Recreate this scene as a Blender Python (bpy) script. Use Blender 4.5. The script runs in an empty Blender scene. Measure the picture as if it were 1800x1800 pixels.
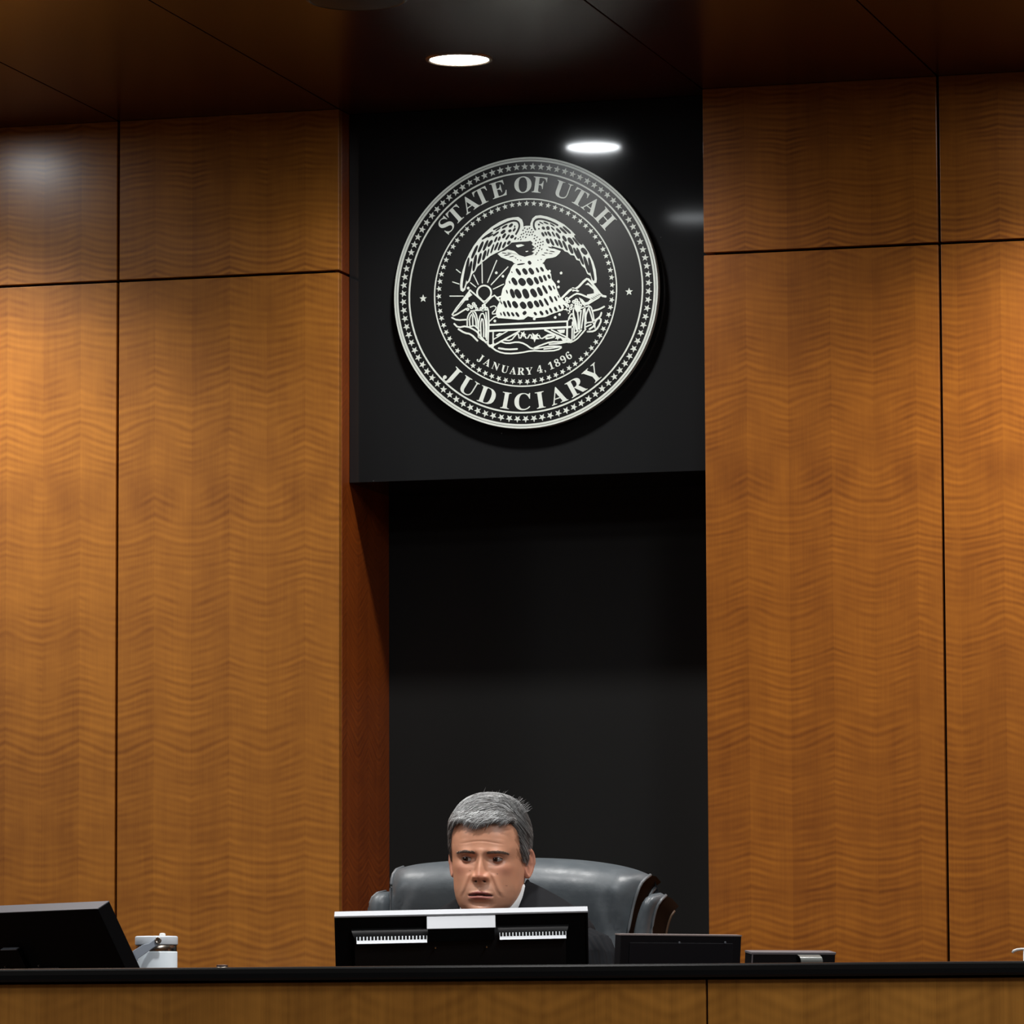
import bpy, math, random
from mathutils import Vector, Matrix, noise
random.seed(7)
scene = bpy.context.scene
COL = scene.collection
PI = math.pi
V = Vector

# ------------------------------------------------------------------ camera
F_PX, YAW, PIT, ROL = 9005.8, .2731571, .1030150, -.00386286
CAM = V((2.8576, -10.2, 1.25))
fw = V((-math.sin(YAW)*math.cos(PIT), math.cos(YAW)*math.cos(PIT), math.sin(PIT)))
r0 = V((math.cos(YAW), math.sin(YAW), 0)); u0 = r0.cross(fw)
RT = r0*math.cos(ROL) + u0*math.sin(ROL)
UP = -r0*math.sin(ROL) + u0*math.cos(ROL)
cd = bpy.data.cameras.new('camera'); cd.sensor_width = 36; cd.lens = F_PX/1800*36
cd.clip_end = 60
co = bpy.data.objects.new('camera', cd); COL.objects.link(co)
M = Matrix((RT, UP, -fw)).transposed().to_4x4(); M.translation = CAM
co.matrix_world = M
scene.camera = co

def ray(x, y): return fw*F_PX + RT*(x-900) + UP*(900-y)
def at(x, y, Y):                      # the point of the plane at depth Y that the photo shows there
    d = ray(x, y); return CAM + d*((Y-CAM.y)/d.y)

# ------------------------------------------------------------------ world, exposure, lamps
scene.view_settings.view_transform = 'Standard'
scene.view_settings.look = 'None'
scene.view_settings.gamma = 1
scene.view_settings.use_curve_mapping = False
scene.view_settings.exposure = 0
w = bpy.data.worlds.new('World'); scene.world = w; w.use_nodes = True
w.node_tree.nodes['Background'].inputs[0].default_value = (.010, .010, .012, 1)
w.node_tree.nodes['Background'].inputs[1].default_value = .5

ZC = 3.214                            # wood ceiling over the bench
XC = .0195                            # centre line of the niche
ROW_A = [(-1.233, -.458), (.022, -.458), (1.277, -.458)]
ROW_B = [(-1.24, -1.47), (.0, -1.47), (1.26, -1.47)]
def spot(x, y, power, size, blend, col=(1, .97, .93), rad=.045):
    l = bpy.data.lights.new('downlight_beam', 'SPOT'); l.energy = power; l.spot_size = math.radians(size)
    l.spot_blend = blend; l.shadow_soft_size = rad; l.color = col
    o = bpy.data.objects.new('downlight_beam', l); COL.objects.link(o); o.location = (x, y, ZC-.02); return o
spot(*ROW_A[0], 98, 130, 1)
spot(*ROW_A[1], 44, 160, 1)
spot(*ROW_A[2], 98, 128, 1)
spot(*ROW_B[0], 25, 130, 1)
spot(*ROW_B[1], 120, 112, 1, (1, .98, .96), .08)
spot(*ROW_B[2], 25, 130, 1)
def area(loc, target, sx, sy, power, col):
    l = bpy.data.lights.new('courtroom_fill', 'AREA'); l.shape = 'RECTANGLE'; l.size = sx; l.size_y = sy
    l.energy = power; l.color = col
    o = bpy.data.objects.new('courtroom_fill', l); COL.objects.link(o); o.location = loc
    o.rotation_euler = (V(target)-V(loc)).to_track_quat('-Z', 'Y').to_euler(); return o
area((2.6, -4.2, 3.58), (2.6, -4.2, 0), 1.2, .6, 45, (.93, .97, 1))
area((-4.0, -4.6, 3.58), (-4.0, -4.6, 0), 1.2, .6, 45, (.93, .97, 1))
area((4.6, -7.6, 3.58), (4.6, -7.6, 0), 1.2, .6, 40, (.93, .97, 1))
area((2.1, -2.9, 3.58), (2.1, -2.9, 0), .6, .6, 34, (.96, .98, 1))  # added fill to brighten the bench front, set clear of the wall reflections
area((-3.3, -3.1, 3.58), (-3.3, -3.1, 0), .6, .6, 34, (.96, .98, 1))  # unseen partner fill, added for the left part of the bench front

# ------------------------------------------------------------------ helpers
def tag(o, label, cat, group=None):
    o['label'] = label; o['category'] = cat
    if group: o['group'] = group
    return o
def link(o, parent=None):
    COL.objects.link(o)
    if parent: o.parent = parent
    return o
def empty(name, loc=(0, 0, 0)):
    o = bpy.data.objects.new(name, None); o.location = loc; o.empty_display_size = .05
    return link(o)
class MB:
    def __init__(s): s.v = []; s.f = []; s.mi = []; s.c = []
    def add(s, verts, faces, mi=0, col=None):
        n = len(s.v); s.v += [tuple(p) for p in verts]
        s.f += [tuple(i+n for i in f) for f in faces]; s.mi += [mi]*len(faces)
        if col is not None: s.c += [col]*len(verts)
        return s
    def box(s, x0, x1, y0, y1, z0, z1, mi=0):
        vs = [(x, y, z) for x in (x0, x1) for y in (y0, y1) for z in (z0, z1)]
        return s.add(vs, [(0, 1, 3, 2), (4, 6, 7, 5), (0, 4, 5, 1), (2, 3, 7, 6), (0, 2, 6, 4), (1, 5, 7, 3)], mi)
    def obox(s, c, ax, ay, az, hx, hy, hz, mi=0):    # oriented box, half sizes
        c = V(c); vs = [c+ax*(i*hx)+ay*(j*hy)+az*(k*hz) for i in (-1, 1) for j in (-1, 1) for k in (-1, 1)]
        return s.add(vs, [(0, 1, 3, 2), (4, 6, 7, 5), (0, 4, 5, 1), (2, 3, 7, 6), (0, 2, 6, 4), (1, 5, 7, 3)], mi)
    def tube(s, pts, rad, n=8, mi=0, cap=True, col=None):
        pts = [V(p) for p in pts]; m = len(pts); rings = []
        up = V((0, 0, 1))
        for i, p in enumerate(pts):
            t = (pts[min(i+1, m-1)]-pts[max(i-1, 0)])
            if t.length < 1e-9: t = V((0, 0, 1))
            t.normalize()
            a = t.cross(up)
            if a.length < .15: a = t.cross(V((0, 1, 0)))
            a.normalize(); b = a.cross(t)
            r = rad[i] if isinstance(rad, (list, tuple)) else rad
            rings.append([p+a*(r*math.cos(2*PI*k/n))+b*(r*math.sin(2*PI*k/n)) for k in range(n)])
        vs = [q for rg in rings for q in rg]; fs = []
        for i in range(m-1):
            for k in range(n):
                k2 = (k+1) % n; fs.append((i*n+k, i*n+k2, (i+1)*n+k2, (i+1)*n+k))
        if cap: fs.append(tuple(range(n))[::-1]); fs.append(tuple((m-1)*n+k for k in range(n)))
        return s.add(vs, fs, mi, col)
    def grid(s, rows, mi=0, closed=False, col=None):
        n = len(rows[0]); vs = [q for rg in rows for q in rg]; fs = []
        for i in range(len(rows)-1):
            for k in range(n if closed else n-1):
                k2 = (k+1) % n; fs.append((i*n+k, i*n+k2, (i+1)*n+k2, (i+1)*n+k))
        return s.add(vs, fs, mi, col)
    def lathe(s, c, prof, n=40, mi=0, axis='Z'):
        rows = []
        for r, h in prof:
            rows.append([(c[0]+r*math.cos(2*PI*k/n), c[1]+r*math.sin(2*PI*k/n), c[2]+h) for k in range(n)])
        return s.grid(rows, mi, True)
    def build(s, name, mats, parent=None, smooth=False, bevel=0, seg=2, recalc=True):
        me = bpy.data.meshes.new(name); me.from_pydata(s.v, [], s.f)
        if not isinstance(mats, (list, tuple)): mats = [mats]
        for m in mats: me.materials.append(m)
        me.polygons.foreach_set('material_index', s.mi)
        me.polygons.foreach_set('use_smooth', [bool(smooth)]*len(s.f))
        if s.c and len(s.c) == len(s.v):
            ca = me.color_attributes.new('Col', 'FLOAT_COLOR', 'POINT')
            flat = [x for c in s.c for x in (c[0], c[1], c[2], 1)]
            ca.data.foreach_set('color', flat)
        if recalc:
            import bmesh
            bm = bmesh.new(); bm.from_mesh(me); bmesh.ops.recalc_face_normals(bm, faces=bm.faces); bm.to_mesh(me); bm.free()
        me.update()
        o = bpy.data.objects.new(name, me); link(o, parent)
        if parent and (parent.location.length > 0):
            o.matrix_parent_inverse = Matrix.Translation(-parent.location)
        if bevel:
            b = o.modifiers.new('bevel', 'BEVEL'); b.width = bevel; b.segments = seg; b.limit_method = 'ANGLE'; b.harden_normals = False
        return o

# ------------------------------------------------------------------ materials
class NT:
    def __init__(s, name):
        s.m = bpy.data.materials.new(name); s.m.use_nodes = True; s.t = s.m.node_tree; s.t.nodes.clear()
        s.out = s.t.nodes.new('ShaderNodeOutputMaterial'); s.b = s.t.nodes.new('ShaderNodeBsdfPrincipled')
        s.t.links.new(s.b.outputs[0], s.out.inputs[0])
    def n(s, typ, ins=None, **kw):
        nd = s.t.nodes.new(typ)
        for k, v in kw.items(): setattr(nd, k, v)
        for k, v in (ins or {}).items(): s.set(nd.inputs[k], v)
        return nd
    def set(s, sock, v):
        if hasattr(v, 'bl_idname') and hasattr(v, 'links'): s.t.links.new(v, sock)
        else: sock.default_value = v
    def math(s, op, a, b=0., c=0.):
        nd = s.t.nodes.new('ShaderNodeMath'); nd.operation = op
        for i, v in enumerate((a, b, c)): s.set(nd.inputs[i], v)
        return nd.outputs[0]
    def mix(s, f, a, b):
        nd = s.t.nodes.new('ShaderNodeMix'); nd.data_type = 'RGBA'
        s.set(nd.inputs[0], f); s.set(nd.inputs[6], a); s.set(nd.inputs[7], b); return nd.outputs[2]
    def noise(s, vec, scale=5., detail=2., rough=.5, col=False):
        nd = s.n('ShaderNodeTexNoise', {'Vector': vec, 'Scale': scale, 'Detail': detail, 'Roughness': rough})
        return nd.outputs[1 if col else 0]
    def comb(s, x, y, z=0.):
        nd = s.t.nodes.new('ShaderNodeCombineXYZ')
        for i, v in enumerate((x, y, z)): s.set(nd.inputs[i], v)
        return nd.outputs[0]
    def ramp(s, v, a, b, lo=0., hi=1.):
        nd = s.n('ShaderNodeMapRange', {'Value': v, 'From Min': a, 'From Max': b, 'To Min': lo, 'To Max': hi}); return nd.outputs[0]
    def P(s, **kw):
        for k, v in kw.items(): s.set(s.b.inputs[k.replace('_', ' ')], v)
        return s
    def bump(s, h, strength=.2, dist=.001):
        nd = s.n('ShaderNodeBump', {'Height': h, 'Strength': strength, 'Distance': dist}); s.set(s.b.inputs['Normal'], nd.outputs[0])
def rgb(r, g, b): return (r, g, b, 1)
def simple(name, c, rough=.5, metal=0, spec=.5, coat=0, coatr=.1, em=None, es=0):
    m = NT(name); m.P(Base_Color=rgb(*c), Roughness=rough, Metallic=metal)
    m.b.inputs['Specular IOR Level'].default_value = spec
    if coat: m.P(Coat_Weight=coat, Coat_Roughness=coatr)
    if em: m.P(Emission_Color=rgb(*em), Emission_Strength=es)
    return m.m

def wood(name, ua, va, w=.084, off=0., slope=.22, lam=.0145, amp=.62, dark=(.21, .066, .008), light=(.455, .168, .020), coat=.55, coatr=.24, streak=.35):
    """figured quarter-cut veneer, book-matched strips with cross ripple; ua across, va along the grain"""
    m = NT(name)
    g = m.n('ShaderNodeNewGeometry').outputs['Position']
    sp = m.n('ShaderNodeSeparateXYZ', {0: g}).outputs
    u, v = sp['XYZ'.index(ua)], sp['XYZ'.index(va)]
    s = m.math('DIVIDE', m.math('ADD', u, off+50*w), w)
    tri = m.math('PINGPONG', s, 1.)
    idx = m.math('FLOOR', s)
    # slow change of figure from strip to strip, mirrored inside each pair
    drift = m.math('MULTIPLY', idx, .013)
    low = m.noise(m.comb(m.math('MULTIPLY', tri, .35), m.math('ADD', m.math('MULTIPLY', v, 5.5), drift), 3.1), 1.2, 2.)
    low2 = m.noise(m.comb(m.math('MULTIPLY', tri, .8), m.math('ADD', m.math('MULTIPLY', v, 12.), m.math('MULTIPLY', idx, .04)), 7.7), 1.1, 1.)
    ph = m.math('SUBTRACT', v, m.math('MULTIPLY', m.math('POWER', tri, 1.25), slope*w))
    ph = m.math('ADD', ph, m.math('MULTIPLY', m.math('SUBTRACT', low, .5), .045))
    ph = m.math('ADD', ph, m.math('MULTIPLY', m.math('SUBTRACT', low2, .5), .010))
    rip = m.math('SINE', m.math('MULTIPLY', ph, 2*PI/lam))
    rip2 = m.math('SINE', m.math('MULTIPLY', m.math('ADD', ph, m.math('MULTIPLY', low2, .01)), 2*PI/(lam*1.73)))
    am = m.ramp(m.noise(m.comb(m.math('ADD', m.math('MULTIPLY', tri, .9), m.math('MULTIPLY', idx, .21)), m.math('MULTIPLY', v, 7.), 1.3), 1.2, 2.), .34, .62, .15, 1.)
    r = m.math('MULTIPLY', m.math('ADD', m.math('MULTIPLY', rip, .27), m.math('MULTIPLY', rip2, .20)), am)
    r = m.math('MULTIPLY', r, amp)
    blot = m.noise(m.comb(m.math('MULTIPLY', tri, .8), m.math('MULTIPLY', v, 9.), m.math('MULTIPLY', idx, .05)), 1.1, 3.)
    blot = m.math('MULTIPLY', m.math('SUBTRACT', blot, .5), 1.0)
    grain = m.noise(m.comb(m.math('MULTIPLY', u, 420.), m.math('MULTIPLY', v, 9.), 0.), 1., 3., .7)
    grain = m.math('MULTIPLY', m.math('SUBTRACT', grain, .5), .40)
    st = m.noise(m.comb(m.math('MULTIPLY', u, 60.), m.math('MULTIPLY', v, .9), 4.), 1., 3., .6)
    st = m.math('MULTIPLY', m.math('SUBTRACT', st, .5), streak)
    par = m.math('MULTIPLY', m.math('SUBTRACT', m.noise(m.comb(m.math('MULTIPLY', idx, 3.7), 0., 0.), 1., 0.), .5), .35)
    sg = m.math('SUBTRACT', m.math('MULTIPLY', m.math('PINGPONG', idx, 1.), 2.), 1.)
    fig = m.noise(m.comb(0., m.math('MULTIPLY', v, 4.), m.math('MULTIPLY', idx, .1)), 1.5, 2.)
    par = m.math('ADD', par, m.math('MULTIPLY', m.math('MULTIPLY', sg, fig), .13))
    seam = m.math('LESS_THAN', m.math('PINGPONG', s, .5), .006)
    par = m.math('SUBTRACT', par, m.math('MULTIPLY', seam, .10))
    f = m.math('ADD', m.math('ADD', m.math('ADD', .55, r), m.math('ADD', blot, grain)), m.math('ADD', st, par))
    f = m.n('ShaderNodeClamp', {0: f}).outputs[0]
    m.P(Base_Color=m.mix(f, rgb(*dark), rgb(*light)), Roughness=.42, Coat_Weight=coat, Coat_Roughness=coatr, Coat_IOR=1.5)
    m.b.inputs['Specular IOR Level'].default_value = .35
    return m.m
WOOD_F = wood('figured_veneer', 'X', 'Z', w=.0838, off=.8715)
WOOD_RIGHT = wood('figured_veneer_redder', 'X', 'Z', w=.0885, off=-.4133, lam=.0125, dark=(.185, .050, .005), light=(.43, .140, .013))
WOOD_UP = wood('figured_veneer_upper', 'X', 'Z', w=.0838, off=.8715, lam=.0115, amp=1.0, slope=.16)
WOOD_UPR = wood('figured_veneer_upper_redder', 'X', 'Z', w=.0885, off=-.4133, lam=.0105, amp=1.0, slope=.16, dark=(.185, .050, .005), light=(.43, .140, .013))
WOOD_R = wood('figured_veneer_side', 'Y', 'Z', w=.075, off=.02, slope=.5, lam=.012, amp=.6, dark=(.15, .027, .003), light=(.35, .072, .007))
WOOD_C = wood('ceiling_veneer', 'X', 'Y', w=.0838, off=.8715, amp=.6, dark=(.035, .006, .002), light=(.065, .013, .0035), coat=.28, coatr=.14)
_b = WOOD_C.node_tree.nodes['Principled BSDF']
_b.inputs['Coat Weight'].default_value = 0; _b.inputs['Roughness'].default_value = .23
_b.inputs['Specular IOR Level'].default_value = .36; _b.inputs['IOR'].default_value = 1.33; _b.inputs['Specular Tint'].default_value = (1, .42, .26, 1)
WOOD_B = wood('bench_veneer', 'X', 'Z', w=.118, off=.02, slope=.42, lam=.026, amp=.42, dark=(.25, .095, .012), light=(.50, .205, .030), coat=.15, coatr=.3, streak=1.1)

def black_panel():
    m = NT('black_laminate')
    g = m.n('ShaderNodeNewGeometry').outputs['Position']
    sp = m.n('ShaderNodeTexVoronoi', {'Vector': g, 'Scale': 26.}); sp.feature = 'F1'
    dust = m.math('LESS_THAN', sp.outputs['Distance'], .035)
    sel = m.math('GREATER_THAN', m.noise(g, 9., 1.), .55)
    sm = m.noise(g, 3., 3.)
    base = m.mix(m.math('MULTIPLY', m.math('MULTIPLY', dust, sel), .5), rgb(.0145, .0150, .0158), rgb(.25, .25, .24))
    m.P(Base_Color=base, Roughness=m.ramp(sm, .3, .7, .055, .09))
    m.b.inputs['Specular IOR Level'].default_value = .45
    return m.m
BLACK = black_panel()
BLACK_MATTE = NT('black_painted_niche')
_g = BLACK_MATTE.n('ShaderNodeNewGeometry').outputs['Position']
BLACK_MATTE.P(Base_Color=BLACK_MATTE.mix(BLACK_MATTE.noise(_g, 4., 3.), rgb(.0100, .0105, .0100), rgb(.0135, .0135, .0130)), Roughness=.7)
BLACK_MATTE.b.inputs['Specular IOR Level'].default_value = .25
BLACK_MATTE = BLACK_MATTE.m
GAP = simple('dark_joint', (.004, .003, .002), .8, spec=.1)
PLASTER = simple('courtroom_paint', (.30, .27, .23), .8)
SIDEWOOD = wood('courtroom_wood', 'Y', 'Z', w=.3, amp=.6)
def carpet():
    m = NT('carpet'); g = m.n('ShaderNodeNewGeometry').outputs['Position']
    m.P(Base_Color=m.mix(m.noise(g, 180., 3.), rgb(.03, .033, .045), rgb(.07, .075, .09)), Roughness=.95); return m.m
CARPET = carpet()

# ------------------------------------------------------------------ the room
X1, X2, X3, X4 = -.8715, -.3767, .4133, .9081
ZJ = 2.868; G = .0028
YB = .36                              # back of the niche
def struct(o): o['kind'] = 'structure'; return o
floor = struct(MB().box(-5, 6, -12, .5, -.1, 0).build('floor', CARPET))
wl = struct(MB().box(-5.1, -5, -12, .5, 0, 3.8).build('wall_left', SIDEWOOD))
wr = struct(MB().box(6, 6.1, -12, .5, 0, 3.8).build('wall_right', SIDEWOOD))
wf = struct(MB().box(-5, 6, -12.1, -12, 0, 3.8).build('wall_front', PLASTER))
# back wall: backing core with the niche cut out, panels hung on it
core = MB(); core.box(-5, X2-.02, .02, .5, 0, 3.7).box(X3+.02, 6, .02, .5, 0, 3.7).box(X2-.02, X3+.02, YB, .5, 0, 3.7)
wb = struct(core.build('wall_back', [GAP]))
MB().box(X2, X3, YB-.004, YB, .0, 3.3).build('niche_back', BLACK_MATTE, wb)
for xa, xb in ((-4.83, -4.335), (-4.335, -3.84), (-3.84, -3.345), (-3.345, -2.85), (-2.85, -2.356), (-2.356, -1.861), (-1.861, -1.3665), (-1.3665, X1), (X1, X2), (X3, X4), (X4, 1.403), (1.403, 1.898), (1.898, 2.393), (2.393, 2.888), (2.888, 3.382), (3.382, 3.877), (3.877, 4.372), (4.372, 4.867)):
    for za, zb in ((.0, 1.15), (1.15, ZJ), (ZJ, ZC)):
        x0 = xa+G; x1 = xb-G
        if xb == X2: x1 = X2-.0004
        if xa == X3: x0 = X3+.0004
        MB().box(x0, x1, 0, .02, za+G, zb-(G if zb < ZC else 0)).build('veneer_panel', (WOOD_UP if za > 2 else WOOD_F) if xa < 0 else (WOOD_UPR if za > 2 else WOOD_RIGHT), wb, bevel=.0012)
# wood lining of the niche sides
for za, zb in ((0, ZJ), (ZJ, ZC)):
    MB().box(X2-.018, X2, .0205, YB, za+G, zb-(G if zb < ZC else 0)).build('niche_side_panel', WOOD_R, wb, bevel=.0008)
    MB().box(X3, X3+.018, .0205, YB, za+G, zb-(G if zb < ZC else 0)).build('niche_side_panel', WOOD_R, wb, bevel=.0008)
# ceiling: main slab, dropped wood soffit of panels
ceil = struct(MB().box(-5, 6, -12, .5, 3.6, 3.75).build('ceiling', PLASTER))
MB().box(-4.98, 5.98, -1.9, .48, ZC+.02, 3.59).build('soffit_core', GAP, ceil)
xs = [-4.83+.4948*i for i in range(9)]
xs = [-4.83, -4.335, -3.84, -3.345, -2.85, -2.356, -1.861, -1.3665, X1, X2, X3, X4, 1.403, 1.898, 2.393, 2.888, 3.382, 3.877, 4.372, 4.867]
for xa, xb in zip(xs, xs[1:]):
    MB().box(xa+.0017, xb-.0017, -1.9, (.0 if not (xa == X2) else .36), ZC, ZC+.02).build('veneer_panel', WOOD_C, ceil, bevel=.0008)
# ------------------------------------------------------------------ downlights
M_RING = simple('downlight_ring', (.30, .22, .15), .35, metal=.8)
M_LENS = NT('downlight_lens'); M_LENS.P(Base_Color=rgb(.9, .92, .95), Emission_Color=rgb(.92, .97, 1), Emission_Strength=60.); M_LENS = M_LENS.m
M_LENS1 = simple('downlight_lens_bright', (.9, .92, .95), .5, em=(.92, .97, 1), es=80.)
M_LENS2 = simple('downlight_lens_dim', (.9, .92, .95), .5, em=(.92, .97, 1), es=7.)
M_BLACKRING = simple('black_metal', (.008, .008, .009), .35)
def downlight(x, y, label, rim=.062):
    ML = (M_LENS1 if abs(x) < .5 else M_LENS) if y > -1 else M_LENS2
    t = tag(empty('recessed_downlight', (x, y, ZC)), label, 'ceiling light', 'round recessed ceiling downlights')
    MB().lathe((x, y, ZC), [(rim+.006, 0), (rim+.005, -.0025), (rim, -.0035), (rim-.003, -.002), (rim-.003, 0)], 48).build('trim_ring', M_RING, t, smooth=True)
    MB().lathe((x, y, ZC), [(rim-.003, -.0008), (rim-.02, -.0014), (.001, -.0016)], 48)  .build('lens', ML, t, smooth=True)
    return t
downlight(*ROW_A[1], 'bright round ceiling downlight above the black seal panel')
downlight(*ROW_A[0], 'round ceiling downlight beside the wall above the leftmost wood panels')
downlight(*ROW_A[2], 'round ceiling downlight beside the wall above the rightmost wood panels')
downlight(*ROW_B[1], 'round ceiling downlight over the judge, further from the wall')
downlight(*ROW_B[0], 'round ceiling downlight over the left end of the bench')
downlight(*ROW_B[2], 'round ceiling downlight over the right end of the bench')
dk = tag(empty('ceiling_speaker', (.012, -1.115, ZC)), 'black round ceiling fitting cut off by the top edge of the photo', 'ceiling fitting')
MB().lathe((.012, -1.115, ZC), [(.098, 0), (.097, -.006), (.090, -.010), (.088, -.008)], 48).build('rim', M_BLACKRING, dk, smooth=True)
MB().lathe((.012, -1.115, ZC), [(.088, -.009), (.07, -.013), (.03, -.017), (.0005, -.018)], 48).build('grille', simple('black_mesh', (.006, .006, .006), .6), dk, smooth=True)

# ------------------------------------------------------------------ black panel carrying the seal
bp = MB().box(X2+.0006, X3-.0006, .070, YB-.005, 2.4255, ZC-.0005).build('sign_backing_panel', BLACK, bevel=.001)
tag(bp, 'glossy black panel box filling the top of the niche behind the round seal', 'wall panel')

# ------------------------------------------------------------------ the round seal
SY = .040                              # front face of the disc
SR = .2870
SC = V((.0195, 0, 2.8105))
M_DISC = NT('seal_black_disc'); M_DISC.P(Base_Color=rgb(.0085, .0088, .0088), Roughness=.34); M_DISC.b.inputs['Specular IOR Level'].default_value = .4; M_DISC = M_DISC.m
M_WHITE = NT('seal_pale_relief'); M_WHITE.P(Base_Color=rgb(.68, .72, .66), Roughness=.45); M_WHITE = M_WHITE.m
M_EDGE = simple('seal_edge', (.45, .46, .40), .4)
seal = tag(empty('round_seal', (SC.x, SY+.015, SC.z)), 'large round black and white state judiciary seal mounted on the black panel', 'seal')
def SP(u, v, d=0.): return (SC.x+u, SY-d, SC.z+v)   # seal plane, d towards the room
b = MB(); n = 160
prof = [(.0005, 0), (SR-.0015, 0), (SR, -.0010), (SR, -.013), (SR-.002, -.014), (.0005, -.014)]
b.grid([[SP(r*math.cos(2*PI*k/n), r*math.sin(2*PI*k/n), h) for k in range(n)] for r, h in prof], closed=True)
b.build('disc', M_DISC, seal)
MB().grid([[SP(r*math.cos(2*PI*k/n), r*math.sin(2*PI*k/n), h) for k in range(n)] for r, h in ((SR+.0002, -.0005), (SR+.0002, -.0135))], closed=True).build('disc_edge', M_EDGE, seal)
b = MB()                               # stand-off between disc and panel
b.grid([[SP(r*math.cos(2*PI*k/40), r*math.sin(2*PI*k/40), h) for k in range(40)] for r, h in ((.2, -.014), (.2, -.030))], closed=True)
b.build('mount', M_BLACKRING, seal)
TH = .0012
def ring(r0_, r1_, name):
    b = MB(); b.grid([[SP(r*math.cos(2*PI*k/n), r*math.sin(2*PI*k/n), h) for k in range(n)] for r, h in ((r0_, 0), (r0_, TH), (r1_, TH), (r1_, 0))], closed=True)
    b.build(name, M_WHITE, seal)
ring(.2828, .2868, 'rim_ring'); ring(.2775, .2817, 'rim_ring'); ring(.2518, .2552, 'border_ring'); ring(.1965, .1992, 'border_ring')
LAY = [0]
def lay():
    LAY[0] = (LAY[0]+1) % 12; return LAY[0]*.00002
def poly(b, pts, d0=0., d1=TH, mi=0):
    """extruded outline, pts in seal metres"""
    from mathutils.geometry import tessellate_polygon
    d1 += lay()
    m = len(pts); vs = [SP(x, y, d1) for x, y in pts]+[SP(x, y, d0) for x, y in pts]
    fs = [tuple(t) for t in tessellate_polygon([[V((x, y, 0)) for x, y in pts]])]
    fs += [(i, (i+1) % m, (i+1) % m+m, i+m) for i in range(m)]
    b.add(vs, fs, mi)
def star_pts(cx, cy, R, rot):
    return [(cx+(R if k % 2 == 0 else R*.42)*math.cos(rot+PI*k/5), cy+(R if k % 2 == 0 else R*.42)*math.sin(rot+PI*k/5)) for k in range(10)]
for cnt, rr, R, nm in ((94, .2668, .0080, 'outer_star_border'), (75, .1886, .0064, 'inner_star_border')):
    b = MB()
    for k in range(cnt):
        a = 2*PI*(k+.5)/cnt; poly(b, star_pts(rr*math.cos(a), rr*math.sin(a), R, a))
    b.build(nm, M_WHITE, seal)
def sv(px, py):                        # photo position -> seal metres
    p = at(px, py, SY); return (p.x-SC.x, p.z-SC.z)
for px, py in ((744, 525), (1106, 513)):
    u, v = sv(px, py); b = MB(); poly(b, star_pts(u, v, .0085, PI/2)); b.build('side_star', M_WHITE, seal)
_glyph = {}
def glyph(ch):
    if ch in _glyph: return _glyph[ch]
    if ch.isalpha(): t = chr(0x1D400+ord(ch)-65)
    elif ch.isdigit(): t = chr(0x1D7CE+int(ch))
    else: t = ch
    c = bpy.data.curves.new('glyph', 'FONT'); c.body = t; c.size = 1; c.resolution_u = 4
    o = bpy.data.objects.new('glyph', c); COL.objects.link(o)
    bpy.context.view_layer.update()
    me = bpy.data.meshes.new_from_object(o.evaluated_get(bpy.context.evaluated_depsgraph_get()))
    vs = [(v_.co.x, v_.co.y) for v_ in me.vertices]; fs = [tuple(p.vertices) for p in me.polygons]
    ec = {}
    for p in me.polygons:
        for e in p.edge_keys: ec[e] = ec.get(e, 0)+1
    bd = [e for e, q in ec.items() if q == 1]
    bpy.data.objects.remove(o); bpy.data.curves.remove(c); bpy.data.meshes.remove(me)
    x0 = min(p[0] for p in vs); x1 = max(p[0] for p in vs); h = max(p[1] for p in vs)
    _glyph[ch] = (vs, fs, bd, (x0+x1)/2, x1-x0); return _glyph[ch]
CAPH = None
def caph():
    vs = glyph('I')[0]; return max(p[1] for p in vs)-min(p[1] for p in vs)
def word(items, rb, cap, outside, name, widen=1.0):
    """letters on an arc: rb = baseline radius; outside False = letters read along the bottom"""
    s = cap/caph(); b = MB()
    for ch, px, py in items:
        u, v = sv(px, py); a = math.atan2(v, u)
        vs, fs, bd, cx, wd = glyph(ch)
        er = V((math.cos(a), math.sin(a))); et = V((-math.sin(a), math.cos(a)))
        if outside: X = -et; Y = er; o = er*rb
        else: X = et; Y = -er; o = er*rb
        P = [o+X*((x-cx)*s*widen)+Y*(y*s) for x, y in vs]; m = len(P)
        b.add([SP(p.x, p.y, TH) for p in P]+[SP(p.x, p.y, 0) for p in P], list(fs)+[(i, j, j+m, i+m) for i, j in bd])
    b.build(name, M_WHITE, seal)
word([('S', 787.6, 398), ('T', 803.5, 380), ('A', 829.5, 365), ('T', 847, 346), ('E', 877, 335.7), ('O', 919.5, 327), ('F', 948.5, 327), ('U', 989.4, 334.5), ('T', 1020, 345), ('A', 1038, 365), ('H', 1066.5, 382)], .2120, .0335, True, 'state_lettering', 1.08)
word([('J', 799, 655), ('U', 828, 672), ('D', 859, 689), ('I', 890, 700.8), ('C', 918.5, 703.5), ('I', 949.6, 701), ('A', 981, 695), ('R', 1012.4, 679), ('Y', 1040, 654.5)], .2475, .0345, False, 'judiciary_lettering', 1.08)
ca = lambda x, y: (760+x/5.294, 370+y/5.294)
word([(c_, *ca(x, y)) for c_, x, y in (('J', 455, 1368), ('A', 515, 1412), ('N', 592, 1445), ('U', 676, 1473), ('A', 752, 1492), ('R', 826, 1497), ('Y', 902, 1490), ('4', 998, 1475), (',', 1045, 1470), ('1', 1105, 1445), ('8', 1165, 1425), ('9', 1222, 1392), ('6', 1275, 1360))], .1738, .0150, False, 'date_lettering', 1.0)

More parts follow.
